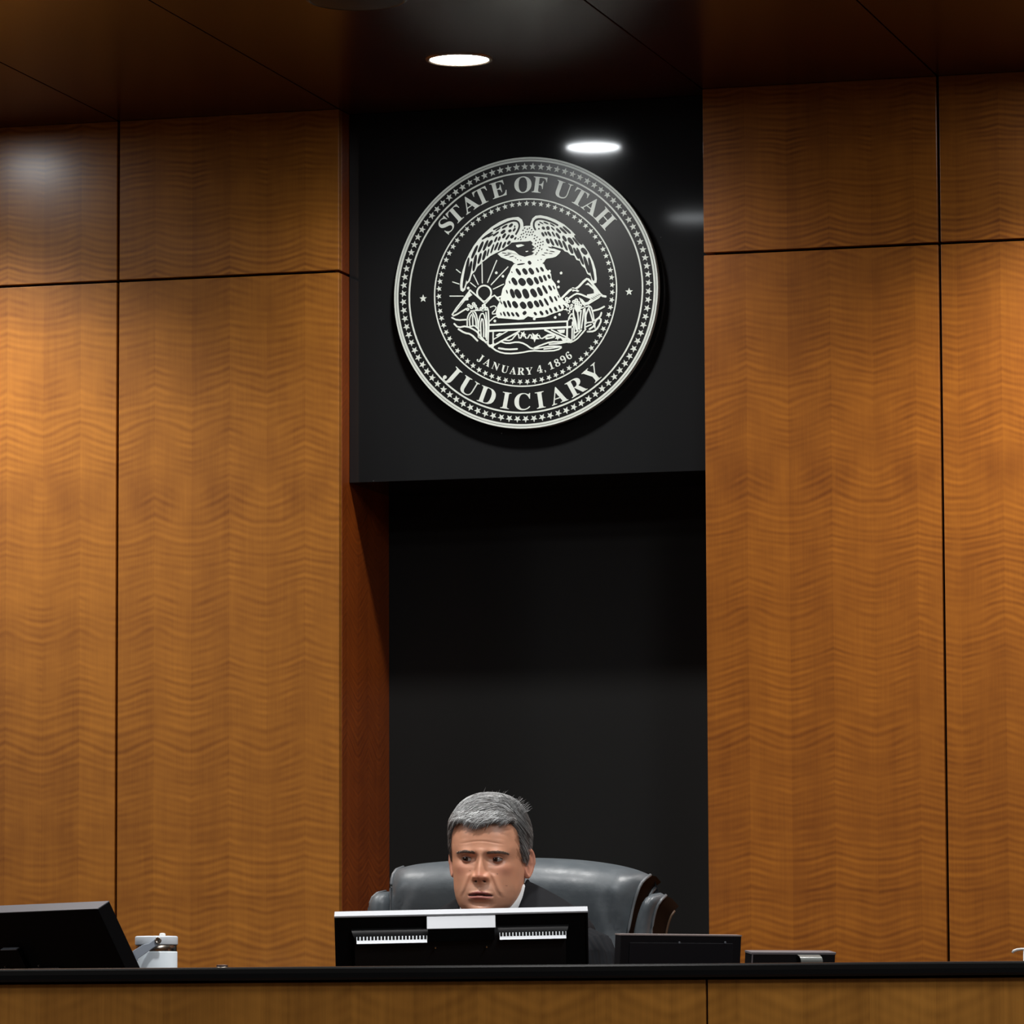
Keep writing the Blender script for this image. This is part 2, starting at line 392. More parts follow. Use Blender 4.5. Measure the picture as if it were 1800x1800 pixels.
# picture in the middle: pale shapes with dark cells laid on them, traced with depth
CR = {'A': (760, 370, 10.588), 'B': (920, 370, 10.588), 'C': (780, 500, 10.588), 'D': (920, 480, 11.25), 'F': (760, 370, 5.294)}
def cv(cr, x, y):
    x0, y0, s = CR[cr]; return sv(x0+x/s, y0+y/s)
def PXM(cr): return SR*2/470/CR[cr][2]         # crop pixels -> metres
def stroke(b, cr, pts, wd, d0=0., d1=TH, mi=0, closed=False):
    P = [V(cv(cr, *p)) for p in pts]; h = wd*PXM(cr)/2; d1 += lay()
    if len(P) > 2:                             # smooth the line once
        Q = [P[0]] if not closed else []
        m = len(P)
        rng = range(m) if closed else range(m-1)
        for i in rng:
            a, c_ = P[i], P[(i+1) % m]; Q += [a*.75+c_*.25, a*.25+c_*.75]
        if not closed: Q.append(P[-1])
        P = Q
    if closed: P.append(P[0]); P.append(P[1])
    m = len(P); L, R_ = [], []
    for i, p in enumerate(P):
        t = P[min(i+1, m-1)]-P[max(i-1, 0)]
        if t.length < 1e-9: t = V((1, 0))
        t.normalize(); nn = V((-t.y, t.x)); L.append(p+nn*h); R_.append(p-nn*h)
    rows = [[SP(q.x, q.y, d0) for q in L], [SP(q.x, q.y, d1) for q in L], [SP(q.x, q.y, d1) for q in R_], [SP(q.x, q.y, d0) for q in R_]]
    b.grid(rows, mi)
    for q in ((P[0], P[-1]) if not closed else ()):
        poly(b, [(q.x+h*math.cos(k*PI/4), q.y+h*math.sin(k*PI/4)) for k in range(8)], d0, d1, mi)
def cell(b, cr, x1, y1, x2, y2, wd, taper=.55):
    A = V(cv(cr, x1, y1)); B_ = V(cv(cr, x2, y2)); h = wd*PXM(cr)/2*((1.30 if cr != 'F' else 1.38) if wd > 12 else 1.1)
    t = B_-A; L = t.length; t = t.normalized() if L > 1e-9 else V((0, 1)); nn = V((-t.y, t.x)); pts = []
    for k in range(14):
        a = 2*PI*k/14; c_, s_ = math.cos(a), math.sin(a)
        pts.append(A+t*(L/2+L/2*1.03*math.copysign(abs(c_)**.8, c_))+nn*(h*math.copysign(abs(s_)**.8, s_)))
    poly(b, [(p.x, p.y) for p in pts], TH*.5, TH+.0006, 1)
def shape(b, cr, pts, mi=0, d1=TH): poly(b, [cv(cr, *p) for p in pts], 0, d1, mi)
M2 = [M_WHITE, M_DISC]
# eagle: two wings and the body between them
b = MB()
shape(b, 'A', [(1700, 330), (1695, 240), (1670, 170), (1605, 122), (1500, 130), (1400, 150), (1250, 215), (1100, 310), (950, 440), (860, 540), (770, 660), (690, 800), (620, 950), (565, 1120), (530, 1280), (517, 1400), (528, 1490), (568, 1515), (612, 1480), (640, 1375), (700, 1315), (740, 1185), (800, 1130), (840, 1045), (890, 1010), (940, 955), (1000, 915), (1080, 850), (1170, 800), (1290, 745), (1350, 700), (1400, 670), (1500, 640), (1600, 560)])
stroke(b, 'A', [(1560, 440), (1610, 350), (1628, 270), (1590, 200), (1500, 188), (1380, 230), (1250, 300), (1150, 352)], 34, TH*.5, TH+.0006, 1)
for c_ in ((925, 540, 1130, 400, 32), (1030, 500, 1140, 440, 20), (1180, 385, 1270, 325, 18), (1300, 335, 1400, 275, 30), (1430, 310, 1500, 250, 38), (1525, 300, 1548, 300, 34), (1130, 480, 1240, 400, 28), (1280, 430, 1360, 370, 42), (1420, 395, 1475, 365, 38), (1505, 390, 1550, 330, 30),
           (860, 780, 950, 580, 42), (950, 750, 1040, 555, 40), (1040, 675, 1120, 555, 44), (1160, 590, 1210, 490, 30), (1230, 565, 1268, 485, 32), (1310, 515, 1370, 430, 38), (1370, 545, 1440, 450, 30), (1460, 515, 1515, 465, 44), (1530, 545, 1565, 500, 26),
           (1090, 800, 1150, 630, 28), (1160, 745, 1230, 595, 34), (1230, 745, 1290, 585, 32), (1310, 700, 1370, 585, 36), (1400, 635, 1455, 570, 38),
           (735, 895, 845, 650, 42), (945, 925, 1000, 745, 44), (1020, 855, 1060, 715, 24), (855, 995, 912, 795, 40), (765, 1130, 820, 825, 46), (650, 1320, 735, 945, 48), (578, 1450, 682, 880, 48)): cell(b, 'A', *c_)
b.build('left_wing', M2, seal)
b = MB()
shape(b, 'B', [(120, 350), (135, 240), (170, 150), (230, 100), (320, 90), (450, 115), (600, 170), (760, 260), (900, 380), (1020, 510), (1130, 650), (1222, 790), (1300, 950), (1350, 1110), (1370, 1280), (1362, 1345), (1310, 1362), (1272, 1310), (1255, 1220), (1190, 1180), (1150, 1080), (1090, 1030), (1050, 940), (990, 920), (950, 840), (880, 830), (830, 780), (770, 760), (740, 725), (690, 710), (620, 690), (520, 660), (440, 640), (300, 600)])
stroke(b, 'B', [(225, 355), (195, 300), (200, 210), (260, 160), (360, 160), (480, 195), (600, 250), (640, 275)], 34, TH*.5, TH+.0006, 1)
for c_ in ((275, 268, 312, 262, 28), (300, 215, 375, 250, 16), (380, 215, 470, 255, 22), (500, 245, 585, 295, 20), (740, 300, 885, 430, 34), (680, 318, 810, 435, 34), (615, 335, 700, 420, 34), (520, 310, 582, 372, 22), (440, 300, 480, 355, 48), (350, 310, 400, 350, 38), (285, 330, 300, 355, 24),
           (345, 408, 390, 485, 34), (400, 398, 442, 468, 30), (455, 393, 515, 478, 34), (535, 398, 590, 485, 26), (610, 420, 685, 525, 36), (735, 475, 802, 575, 44), (835, 510, 935, 635, 58), (920, 505, 1042, 655, 32), (955, 465, 1098, 638, 46),
           (435, 525, 480, 618, 44), (500, 525, 570, 655, 36), (588, 535, 652, 660, 34), (658, 550, 728, 695, 38), (735, 565, 822, 745, 36), (848, 635, 922, 805, 48), (938, 695, 1035, 900, 40), (998, 695, 1122, 1010, 42), (1085, 705, 1182, 815, 66), (1130, 855, 1232, 1165, 50), (1220, 880, 1312, 1305, 46)): cell(b, 'B', *c_)
b.build('right_wing', M2, seal)
b = MB()
shape(b, 'F', [(760, 215), (790, 200), (830, 160), (870, 143), (910, 143), (945, 160), (985, 190), (1040, 250), (1090, 310), (1120, 350), (1196, 378), (1185, 400), (1150, 430), (1120, 440), (1060, 450), (1040, 480), (1010, 500), (900, 490), (800, 500), (760, 490), (745, 475), (690, 455), (640, 435), (608, 405), (640, 385), (680, 375), (700, 330), (730, 300)])
shape(b, 'F', [(680, 345), (700, 335), (740, 300), (820, 292), (890, 288), (915, 282), (935, 300), (928, 320), (955, 340), (930, 355), (960, 362), (925, 385), (950, 395), (930, 412), (900, 420), (862, 432), (810, 415), (765, 378), (700, 362), (685, 372)], 1, TH+.0006)
def lit(cr, pts):
    poly(b, [cv(cr, *p) for p in pts], TH, TH+.0012, 0)
lit('F', [(780, 322), (830, 315), (860, 325), (835, 335), (800, 345), (785, 338)]); lit('F', [(870, 380), (895, 376), (892, 386), (872, 388)])
lit('F', [(688, 372), (760, 385), (790, 410), (760, 402), (700, 385)])
for x, y in ((860, 165), (885, 175), (905, 165), (925, 180), (845, 185), (870, 200), (895, 200), (915, 205), (940, 200), (850, 215), (830, 225), (880, 225), (905, 230), (930, 225), (955, 235), (820, 250), (845, 245), (870, 252), (800, 265), (825, 270), (950, 262), (975, 250), (1000, 270), (965, 280), (985, 300), (1010, 298), (1030, 290), (960, 310), (1005, 325), (1030, 318), (980, 335), (960, 350), (1000, 350), (1020, 362), (990, 375), (975, 395), (965, 410)):
    cell(b, 'F', x-4, y+6, x+5, y-6, 9)
for c_ in ((1080, 340, 1130, 352, 9), (1060, 365, 1080, 372, 8), (1095, 380, 1140, 385, 7), (1040, 395, 1075, 398, 6), (1085, 400, 1120, 402, 5), (1020, 412, 1050, 418, 6), (650, 395, 690, 400, 7), (670, 420, 720, 412, 7), (700, 398, 735, 405, 6), (720, 432, 760, 425, 6), (790, 458, 800, 462, 7), (820, 462, 830, 466, 7), (770, 440, 785, 445, 6), (980, 462, 990, 466, 7), (1010, 455, 1018, 460, 7)): cell(b, 'F', *c_)
b.build('eagle_body', M2, seal)
# beehive
b = MB()
shape(b, 'F', [(760, 500), (735, 535), (722, 575), (705, 605), (685, 650), (680, 690), (655, 730), (642, 790), (632, 840), (605, 895), (590, 955), (600, 985), (625, 1002), (720, 1010), (800, 1018), (850, 1015), (890, 985), (960, 1002), (1050, 992), (1140, 955), (1205, 935), (1262, 900), (1262, 870), (1190, 805), (1162, 740), (1150, 690), (1112, 640), (1105, 590), (1055, 540), (1040, 500), (980, 468), (900, 460), (820, 480)])
for c_ in ((790, 505, 862, 495, 12), (895, 472, 918, 502, 22), (782, 542, 822, 602, 22), (845, 542, 882, 595, 28), (903, 538, 942, 594, 28), (968, 533, 992, 578, 15), (1008, 528, 1036, 568, 17), (738, 568, 746, 582, 8), (745, 628, 787, 694, 30), (812, 638, 862, 694, 44), (888, 632, 932, 695, 38), (953, 622, 987, 685, 25), (998, 612, 1026, 670, 21), (1038, 602, 1062, 655, 18), (1078, 598, 1097, 635, 17), (715, 655, 726, 682, 10),
           (690, 740, 702, 775, 12), (733, 732, 762, 815, 28), (776, 736, 822, 816, 38), (852, 732, 890, 818, 40), (922, 732, 967, 805, 36), (983, 716, 1022, 795, 28), (1028, 698, 1072, 775, 19), (1083, 698, 1112, 745, 17), (1124, 700, 1142, 735, 12), (640, 850, 651, 874, 10), (665, 843, 692, 905, 18), (703, 838, 732, 905, 19), (752, 848, 792, 905, 32), (826, 856, 868, 910, 38), (897, 848, 928, 910, 36), (953, 842, 992, 898, 28), (998, 832, 1032, 895, 21), (1043, 818, 1082, 885, 17), (1093, 798, 1122, 855, 17), (1138, 800, 1162, 843, 13), (1170, 790, 1182, 814, 10),
           (635, 950, 646, 978, 11), (662, 943, 682, 985, 13), (698, 943, 722, 985, 15), (738, 948, 762, 985, 15), (778, 948, 808, 990, 17), (845, 968, 875, 942, 24), (948, 948, 972, 974, 17), (1003, 938, 1032, 974, 19), (1058, 928, 1078, 965, 17), (1093, 908, 1117, 952, 15), (1138, 898, 1162, 938, 17), (1178, 882, 1198, 918, 14), (1218, 878, 1242, 902, 12)): cell(b, 'F', *c_)
b.build('beehive', M2, seal)
# sun with rays
b = MB()
stroke(b, 'F', [(483+66*math.cos(a), 765+66*math.sin(a)) for a in [math.radians(130+280*k/24) for k in range(25)]], 15)
stroke(b, 'F', [(437, 808), (483, 855), (530, 808)], 12)
b.build('sun', M_WHITE, seal)
for l in (((165, 797), (290, 797)), ((190, 665), (250, 685)), ((225, 550), (262, 580)), ((355, 672), (405, 712)), ((385, 600), (428, 690)), ((463, 490), (466, 675)), ((600, 465), (515, 670)), ((705, 525), (548, 692)), ((665, 686), (568, 732))):
    b = MB(); stroke(b, 'F', l, 9); b.build('sun_ray', M_WHITE, seal)
for x, y in ((597, 580), (658, 612), (1200, 582), (1092, 565), (1175, 662), (1175, 712), (335, 722), (583, 1028), (950, 1008), (1185, 968), (1145, 995)):
    b = MB(); shape(b, 'F', [(x-14, y-2), (x, y-14), (x+12, y-4), (x+8, y+12), (x-8, y+12)]); b.build('bee', M_WHITE, seal)
# mountains and ground lines
b = MB()
stroke(b, 'F', [(345, 745), (355, 742), (490, 865)], 13); stroke(b, 'F', [(355, 742), (180, 968), (200, 985), (315, 915)], 14)
stroke(b, 'F', [(345, 785), (215, 945)], 8); shape(b, 'F', [(350, 760), (372, 788), (335, 812), (335, 835), (300, 840), (262, 870), (330, 780)])
stroke(b, 'F', [(490, 870), (575, 782), (600, 815), (640, 800)], 13); shape(b, 'F', [(572, 780), (640, 835), (635, 860), (600, 825), (590, 800)])
stroke(b, 'F', [(183, 998), (230, 1022), (330, 1015)], 14); stroke(b, 'F', [(205, 1055), (240, 1090), (320, 1075), (410, 1120), (440, 1160), (500, 1230)], 15); stroke(b, 'F', [(245, 1105), (300, 1140), (360, 1150), (420, 1212)], 16)
stroke(b, 'F', [(540, 900), (580, 885), (600, 910), (545, 965), (600, 960)], 9); stroke(b, 'F', [(535, 1030), (590, 980), (620, 1000)], 10)
b.build('mountain', M2, seal); b = MB()
stroke(b, 'D', [(740, 520), (965, 295), (1050, 325), (1245, 110), (1300, 130), (1420, 280), (1545, 450), (1630, 465)], 42)
stroke(b, 'D', [(890, 510), (1040, 405), (1120, 415), (1240, 465), (1340, 500)], 32)
shape(b, 'D', [(1225, 235), (1280, 190), (1420, 300), (1545, 440), (1500, 500), (1290, 625), (1185, 640), (1150, 600), (1280, 570), (1330, 520), (1260, 470), (1262, 425), (1330, 415), (1400, 400), (1390, 330), (1290, 240)])
for k in range(5): cell(b, 'D', 1340+k*34, 490-k*18, 1400+k*34, 520-k*22, 9)
shape(b, 'D', [(955, 300), (1060, 320), (1110, 355), (1080, 375), (1020, 355), (975, 370)]); shape(b, 'D', [(1100, 480), (1170, 520), (1230, 590), (1180, 630), (1130, 560)])
stroke(b, 'D', [(1390, 745), (1500, 720), (1600, 665)], 34); stroke(b, 'D', [(1420, 940), (1520, 870), (1545, 790)], 34)
stroke(b, 'D', [(1270, 1160), (1400, 1155), (1480, 1080), (1550, 930), (1500, 885), (1440, 930), (1400, 1050), (1310, 1110)], 34)
b.build('mountain', M2, seal)
# cornucopias of fruit left and right
b = MB()
for st in ([(325, 1080), (325, 1000), (352, 945), (395, 935), (420, 1000), (428, 1100)], [(350, 1070), (345, 1000), (375, 955), (378, 1075)], [(378, 955), (405, 1010), (410, 1090)], [(430, 1180), (430, 1060), (448, 965), (480, 955), (500, 1050), (497, 1180)],
           [(455, 1165), (448, 1050), (468, 990), (480, 1080), (478, 1175)], [(522, 930), (528, 1060), (517, 1240)], [(500, 950), (512, 1060), (505, 1200)], [(440, 1185), (480, 1215), (515, 1225)], [(360, 935), (420, 930), (520, 925)], [(350, 1080), (400, 1070), (440, 1120)]): stroke(b, 'F', st, 12)
for x, y, r in ((340, 885, 16), (330, 920, 15), (365, 900, 18), (385, 870, 17), (400, 890, 16), (415, 915, 15), (455, 915, 16), (480, 890, 20), (505, 915, 18), (470, 925, 16)):
    shape(b, 'F', [(x+r*math.cos(k*PI/5), y+r*math.sin(k*PI/5)) for k in range(10)]); cell(b, 'F', x-3, y, x+3, y, 7)
b.build('cornucopia', M2, seal)
b = MB()
for st in ([(895, 930), (905, 880), (960, 790), (1000, 850), (1045, 1110)], [(1000, 690), (985, 790), (1050, 1000), (1065, 1150)], [(1070, 740), (1090, 900), (1090, 1130)], [(1145, 740), (1125, 900), (1110, 1130)], [(1195, 720), (1180, 880), (1150, 1090)], [(1215, 650), (1225, 850), (1220, 1100)],
           [(1245, 1000), (1232, 850), (1290, 690), (1335, 650), (1380, 800), (1400, 950), (1420, 1090)], [(1300, 700), (1350, 860), (1390, 1000)], [(930, 1375), (1050, 1320), (1160, 1200), (1235, 1110)], [(1000, 1290), (1080, 1210), (1150, 1130)], [(1235, 985), (1400, 965)], [(1240, 1065), (1340, 1020)], [(930, 900), (980, 880), (1010, 1090), (1000, 1300)], [(1020, 650), (1110, 700), (1200, 680), (1300, 650)], [(1030, 1180), (1120, 1130)], [(780, 720), (850, 700), (900, 800)]): stroke(b, 'D', st, 27)
shape(b, 'D', [(1010, 640), (1060, 620), (1130, 660), (1130, 760), (1060, 780), (1020, 720)])
for x, y, r in ((860, 510, 36), (850, 580, 40), (900, 560, 34), (1000, 570, 36), (1050, 540, 38), (1090, 590, 36), (1050, 620, 36), (880, 650, 36), (940, 700, 36), (830, 700, 36), (900, 760, 32), (1130, 640, 34), (960, 640, 30)):
    shape(b, 'D', [(x+r*math.cos(k*PI/5), y+r*math.sin(k*PI/5)) for k in range(10)]); cell(b, 'D', x-6, y, x+6, y, 15)
b.build('cornucopia', M2, seal)
# stand: two rails, legs, struts, vine and banner
b = MB()
stroke(b, 'F', [(530, 1066), (1255, 1032)], 16); stroke(b, 'F', [(525, 1122), (1310, 1084)], 19); stroke(b, 'F', [(567, 1125), (566, 1265)], 12); stroke(b, 'F', [(522, 1120), (520, 1250)], 12)
stroke(b, 'F', [(1257, 1030), (1254, 1210)], 16); stroke(b, 'F', [(1305, 1040), (1300, 1215)], 12); stroke(b, 'F', [(570, 1200), (700, 1122)], 10); stroke(b, 'F', [(578, 1252), (810, 1125)], 15); stroke(b, 'F', [(1050, 1112), (1250, 1205)], 17); stroke(b, 'F', [(1110, 1112), (1255, 1180)], 12)
shape(b, 'F', [(590, 1162), (625, 1140), (655, 1142), (605, 1170)]); shape(b, 'F', [(1160, 1112), (1235, 1108), (1230, 1140), (1190, 1142)])
shape(b, 'F', [(500, 1235), (540, 1250), (580, 1235), (570, 1280), (530, 1272)]); shape(b, 'F', [(1200, 1190), (1260, 1180), (1310, 1215), (1270, 1235), (1220, 1225)])
b.build('stand', M_WHITE, seal)
b = MB()
stroke(b, 'F', [(540, 1265), (610, 1315), (700, 1335), (830, 1325), (920, 1305), (1040, 1310), (1160, 1303), (1215, 1268), (1100, 1262), (1000, 1280), (930, 1292), (860, 1240), (790, 1222), (700, 1240), (640, 1222)], 14)
stroke(b, 'F', [(620, 1282), (700, 1295), (790, 1290)], 16); stroke(b, 'F', [(940, 1285), (1010, 1255), (1100, 1222), (1200, 1225), (1270, 1205)], 14); stroke(b, 'F', [(1040, 1290), (1120, 1280), (1200, 1268)], 12); stroke(b, 'F', [(1090, 1245), (1180, 1240), (1250, 1225)], 12)
stroke(b, 'F', [(660, 1205), (735, 1212), (775, 1160), (800, 1140), (812, 1205), (848, 1140), (880, 1205), (915, 1140), (935, 1210), (990, 1150), (1010, 1200), (1060, 1170), (1130, 1160), (1140, 1180), (1060, 1195)], 12)
shape(b, 'F', star_pts(955, 1180, 48, .4)); shape(b, 'F', star_pts(1165, 1185, 26, .2)); shape(b, 'F', star_pts(845, 1150, 30, .1))
stroke(b, 'F', [(1040, 1180), (1085, 1150), (1140, 1165), (1090, 1190), (1040, 1180)], 9)
b.build('ribbon', M_WHITE, seal)
# ------------------------------------------------------------------ bench
BY = -1.45; LT = 1.385; LTH = .024     # face of the bench, top of the raised ledge
WS = 1.17                              # judge's work surface behind the ledge
M_LEDGE = simple('black_solid_surface', (.006, .006, .006), .28, spec=.4)
bench = tag(empty('judge_bench', (.4, BY+.1, 0)), 'long wooden judge bench with a figured veneer front under a black ledge', 'bench')
jx = at(1238, 1760, BY).x
xs = [jx-5.3, jx-1.5*3, jx-1.5*2, jx-1.5, jx, jx+1.5, jx+3.0]
for xa, xb in zip(xs, xs[1:]):
    MB().box(xa+.002, xb-.002, BY+.018, BY+.036, .05, LT-LTH-.004).build('front_panel', WOOD_B, bench, bevel=.001)
MB().box(xs[0], xs[-1], BY+.036, BY+.06, 0, LT-LTH-.0005).build('core', GAP, bench)
MB().box(xs[0], xs[-1], BY+.06, BY+.19, WS-.03, LT-LTH-.0005).build('ledge_riser', WOOD_B, bench)
desk = tag(empty('judge_desk', (.4, BY+.5, .42)), 'dark work surface behind the raised ledge where the monitors stand', 'desk')
MB().box(xs[0], xs[-1], BY+.218, BY+.63, WS-.03, WS-.0005).build('work_surface', simple('dark_work_surface', (.012, .011, .010), .35), desk, bevel=.002)
for xx in (xs[0]+.1, -.9, 1.5, xs[-1]-.14): MB().box(xx, xx+.04, BY+.23, BY+.60, .42, WS-.031).build('support', WOOD_B, desk)
led = MB(); rows = []
for y, z in ((BY+.215, LT-LTH), (BY+.215, LT), (BY+.006, LT), (BY+.002, LT-.0012), (BY, LT-.004), (BY-.001, LT-.012), (BY, LT-LTH+.004), (BY+.004, LT-LTH)):
    rows.append([(xs[0], y, z), (xs[-1], y, z)])
rows.append(rows[0]); led.grid(rows)
tag(led.build('countertop', M_LEDGE), 'long black ledge running along the top of the wooden bench', 'counter')
plat = struct(MB().box(-4.9, 5.9, BY+.065, -.002, .0, .42).build('floor_2', CARPET)); plat.name = 'floor.001'
MB().box(X2+.02, X3-.02, -.002, YB-.006, 0, .42).build('niche_floor', CARPET, plat)

def on(x, y, P, n):                    # the point of a plane through P that the photo shows
    d = ray(x, y); return CAM+d*((V(P)-CAM).dot(n)/d.dot(n))

# ------------------------------------------------------------------ monitors, all seen from behind
M_MON = simple('monitor_black', (.0025, .0025, .0028), .6, spec=.06)
M_BEZ = simple('monitor_silver_bezel', (.44, .46, .49), .45)
M_SILL_LIT = simple('vent_sill_lit', (.72, .76, .80), .5)  # overhead light on the vent ledges is put into this pale colour
M_DKB = simple('monitor_grey_bezel', (.10, .112, .13), .4)
M_SCR = simple('monitor_screen', (.02, .02, .025), .1)
M_SCREW = simple('screw', (.5, .48, .42), .3, metal=1)
def frame(yaw, tilt, roll=0.):
    """width, up and back-face directions of a panel whose back looks at the courtroom"""
    wx = V((math.cos(yaw), math.sin(yaw), 0)); bk = V((math.sin(yaw), -math.cos(yaw), 0))
    up = V((0, 0, 1))
    up2 = up*math.cos(tilt)+bk*math.sin(tilt); bk2 = bk*math.cos(tilt)-up*math.sin(tilt)
    w2 = wx*math.cos(roll)+up2*math.sin(roll); up3 = -wx*math.sin(roll)+up2*math.cos(roll)
    return w2, up3, bk2
def LB(o, w_, u_, b_):                 # local box builder
    def f(mb, x0, x1, z0, z1, y0, y1, mi=0):
        c = o+w_*((x0+x1)/2)+u_*((z0+z1)/2)+b_*((y0+y1)/2)
        mb.obox(c, w_, b_, u_, abs(x1-x0)/2, abs(y1-y0)/2, abs(z1-z0)/2, mi); return mb
    return f
# centre monitor
cm_y = -1.06
tl = at(587, 1611, cm_y); tr = at(1033, 1602, cm_y+.13)
w_, u_, b_ = frame(math.radians(16.2), math.radians(18), math.radians(1.05))
tl = at(587.5, 1611, cm_y)
W = (at(1033, 1602, cm_y)-tl).length
W = 446/ (F_PX/((tl-CAM).dot(fw)))
base = tl+w_*(W/2)
cm = tag(empty('monitor', (base.x, base.y+.05, WS)), 'large monitor seen from behind with a bright silver top edge, in front of the judge', 'monitor')
H = .30
lb = LB(tl, w_, u_, b_)                # origin = top left corner of the back face; u negative is down
m = MB(); lb(m, 0, W, -H, 0, -.022, -.004); m.build('housing', M_MON, cm, bevel=.002)
m = MB(); lb(m, 0, W, -.003, .0006, -.030, 0); m.build('top_bezel', M_BEZ, cm, bevel=.0006)
m = MB(); lb(m, .008, W-.008, -H+.008, -.008, -.0245, -.0225); m.build('screen', M_SCR, cm)
def s2(px, py):                        # photo point on the back face plane -> local
    p = on(px, py, tl, b_)-tl; return p.dot(w_), p.dot(u_)
for xa, xb in ((0, .004), (W-.004, W)): m = MB(); lb(m, xa, xb, -H, -.003, -.022, 0); m.build('side_rim', M_MON, cm, bevel=.001)
# raised back shell with rounded shoulders
x0, z0 = s2(617, 1634); x1, _ = s2(1000, 1626)
m = MB(); rows = []
for dz, dy in ((0, -.004), (.002, .002), (.008, .008), (.016, .010)):
    rows.append([tl+w_*(x0+dz*.4+(x1-x0-dz*.8)*k/24)+u_*(z0-dz+.0022*0)+b_*dy for k in range(25)])
rows.append([tl+w_*(x0+.006+(x1-x0-.012)*k/24)+u_*(-H+.03)+b_*.010 for k in range(25)])
rows.append([tl+w_*(x0+.006+(x1-x0-.012)*k/24)+u_*(-H+.03)+b_*-.004 for k in range(25)])
m.grid(rows); m.build('back_shell', simple('monitor_shell', (.004, .004, .0045), .5, spec=.2), cm, smooth=True)
for xx in (x0+.006, x1-.006): m = MB(); m.grid([[tl+w_*xx+u_*(z0-.016)+b_*.010, tl+w_*xx+u_*(z0-.016)+b_*-.004], [tl+w_*xx+u_*(-H+.03)+b_*.010, tl+w_*xx+u_*(-H+.03)+b_*-.004]]); m.build('shell_side', M_MON, cm)
# bright tab in the middle
xa, za = s2(750, 1610.5); xb, zb = s2(871, 1625)
m = MB(); P = [(xa, za-.0005, .0005), (xb, za-.0005, .0005), (xb, zb+.0006, .022), (xa, zb+.0006, .022)]
vs = [tl+w_*a+u_*b+b_*c for a, b, c in P]+[tl+w_*a+u_*(b-.004)+b_*(c-.010) for a, b, c in P]
m.add(vs, [(0, 1, 2, 3), (7, 6, 5, 4), (0, 4, 5, 1), (1, 5, 6, 2), (2, 6, 7, 3), (3, 7, 4, 0)]); m.build('top_cover', M_BEZ, cm, bevel=.0008)
m = MB(); zc_ = s2(810, 1648)[1]; lb(m, xa+.002, xb-.002, zc_, zb+.0004, -.004, .0215); m.build('hinge_cover', M_MON, cm, bevel=.001)
# vents: sloping sill, pale to stand in for light on it, with dark teeth
for (pa, pb) in (((627, 1643), (751, 1651)), ((878, 1634), (995, 1645))):
    xv0, zv0 = s2(*pa); xv1, zv1 = s2(*pb)
    zt = (zv0+zv1)/2+.0065; zbm = (zv0+zv1)/2-.0055
    vt = MB(); P = [(xv0, zt-.002, .0104), (xv1, zt-.002, .0104), (xv1, zbm, .0225), (xv0, zbm, .0225)]
    vs = [tl+w_*a+u_*b+b_*c for a, b, c in P]+[tl+w_*a+u_*(b-.0015)+b_*(c-.006) for a, b, c in P]
    vt.add(vs, [(0, 1, 2, 3), (7, 6, 5, 4), (0, 4, 5, 1), (1, 5, 6, 2), (2, 6, 7, 3), (3, 7, 4, 0)])
    vt = vt.build('vent_sill', M_SILL_LIT, cm)
    tt = MB(); k = 20
    for i in range(k):
        xx = xv0+(xv1-xv0)*(i+.5)/k
        q0 = V((0, zt-.002, .0104)); q1 = V((0, zbm, .0225)); qm = q0.lerp(q1, .52)
        vs = [tl+w_*(xx+dx)+u_*(q.y+e)+b_*(q.z+e*.8) for e in (.0005, -.0005) for q in (q0, qm) for dx in (-.0022, .0022)]
        tt.add(vs, [(0, 1, 3, 2), (4, 6, 7, 5), (0, 4, 5, 1), (2, 3, 7, 6), (0, 2, 6, 4), (1, 5, 7, 3)])
    tt.build('vent_grille', M_MON, vt)
m = MB()
for px, py in ((765.6, 1660), (855.5, 1658.5)):
    a, c = s2(px, py); m2 = MB(); lb(m2, a-.0012, a+.0012, c-.0012, c+.0012, .010, .0235); m2.build('screw', M_SCREW, cm)
cb = tl+w_*(W/2)+u_*(-H*.55)
m = MB(); m.box(cb.x-.03, cb.x+.03, cb.y-.02+.02, cb.y+.03, WS+.01, cb.z).build('stand', M_MON, cm, bevel=.002)
m = MB(); m.box(cb.x-.11, cb.x+.11, cb.y-.07, cb.y+.10, WS, WS+.012).build('stand_base', M_MON, cm, bevel=.003)

# left monitor: turned away and leaning
lm_y = -1.12
trc = at(192, 1584, lm_y)
w_, u_, b_ = frame(-math.radians(36.4), math.radians(29.5))
TL_ = .030
W = .52; H = .27
o = trc-w_*W+b_*TL_*.0
lm = tag(empty('monitor', (trc.x-.2, trc.y+.2, WS)), 'black monitor tilted far back at the left edge of the bench, seen from behind', 'monitor')
lb = LB(o, w_, u_, b_)
m = MB(); lb(m, 0, W, -H, -.001, 0, TL_); m.build('housing', M_MON, lm, bevel=.001)
m = MB(); lb(m, .0, W, -.001, .0005, 0, TL_); m.build('top_bezel', M_DKB, lm)
m = MB(); lb(m, .01, W-.01, -H+.01, -.012, -.0015, 0); m.build('screen', M_SCR, lm)
m = MB(); lb(m, .10, W-.22, -H+.03, -.12, TL_, TL_+.005); m.build('back_shell', simple('monitor_shell_left', (.008, .008, .009), .5), lm, bevel=.002)
bo = o+b_*(TL_+.006)
def s3(px, py):
    p = on(px, py, bo, b_)-o; return p.dot(w_), p.dot(u_)
a0, c0 = s3(5, 1667.5); a1, c1 = s3(32, 1665)
m = MB(); lb(m, a0, a1, c0-.001, c0+.001, TL_+.004, TL_+.012); m.build('mount_plate_edge', M_DKB, lm)
m = MB(); lb(m, a0, a1, -H+.04, c0-.001, TL_+.004, TL_+.010); m.build('mount_plate', M_MON, lm)
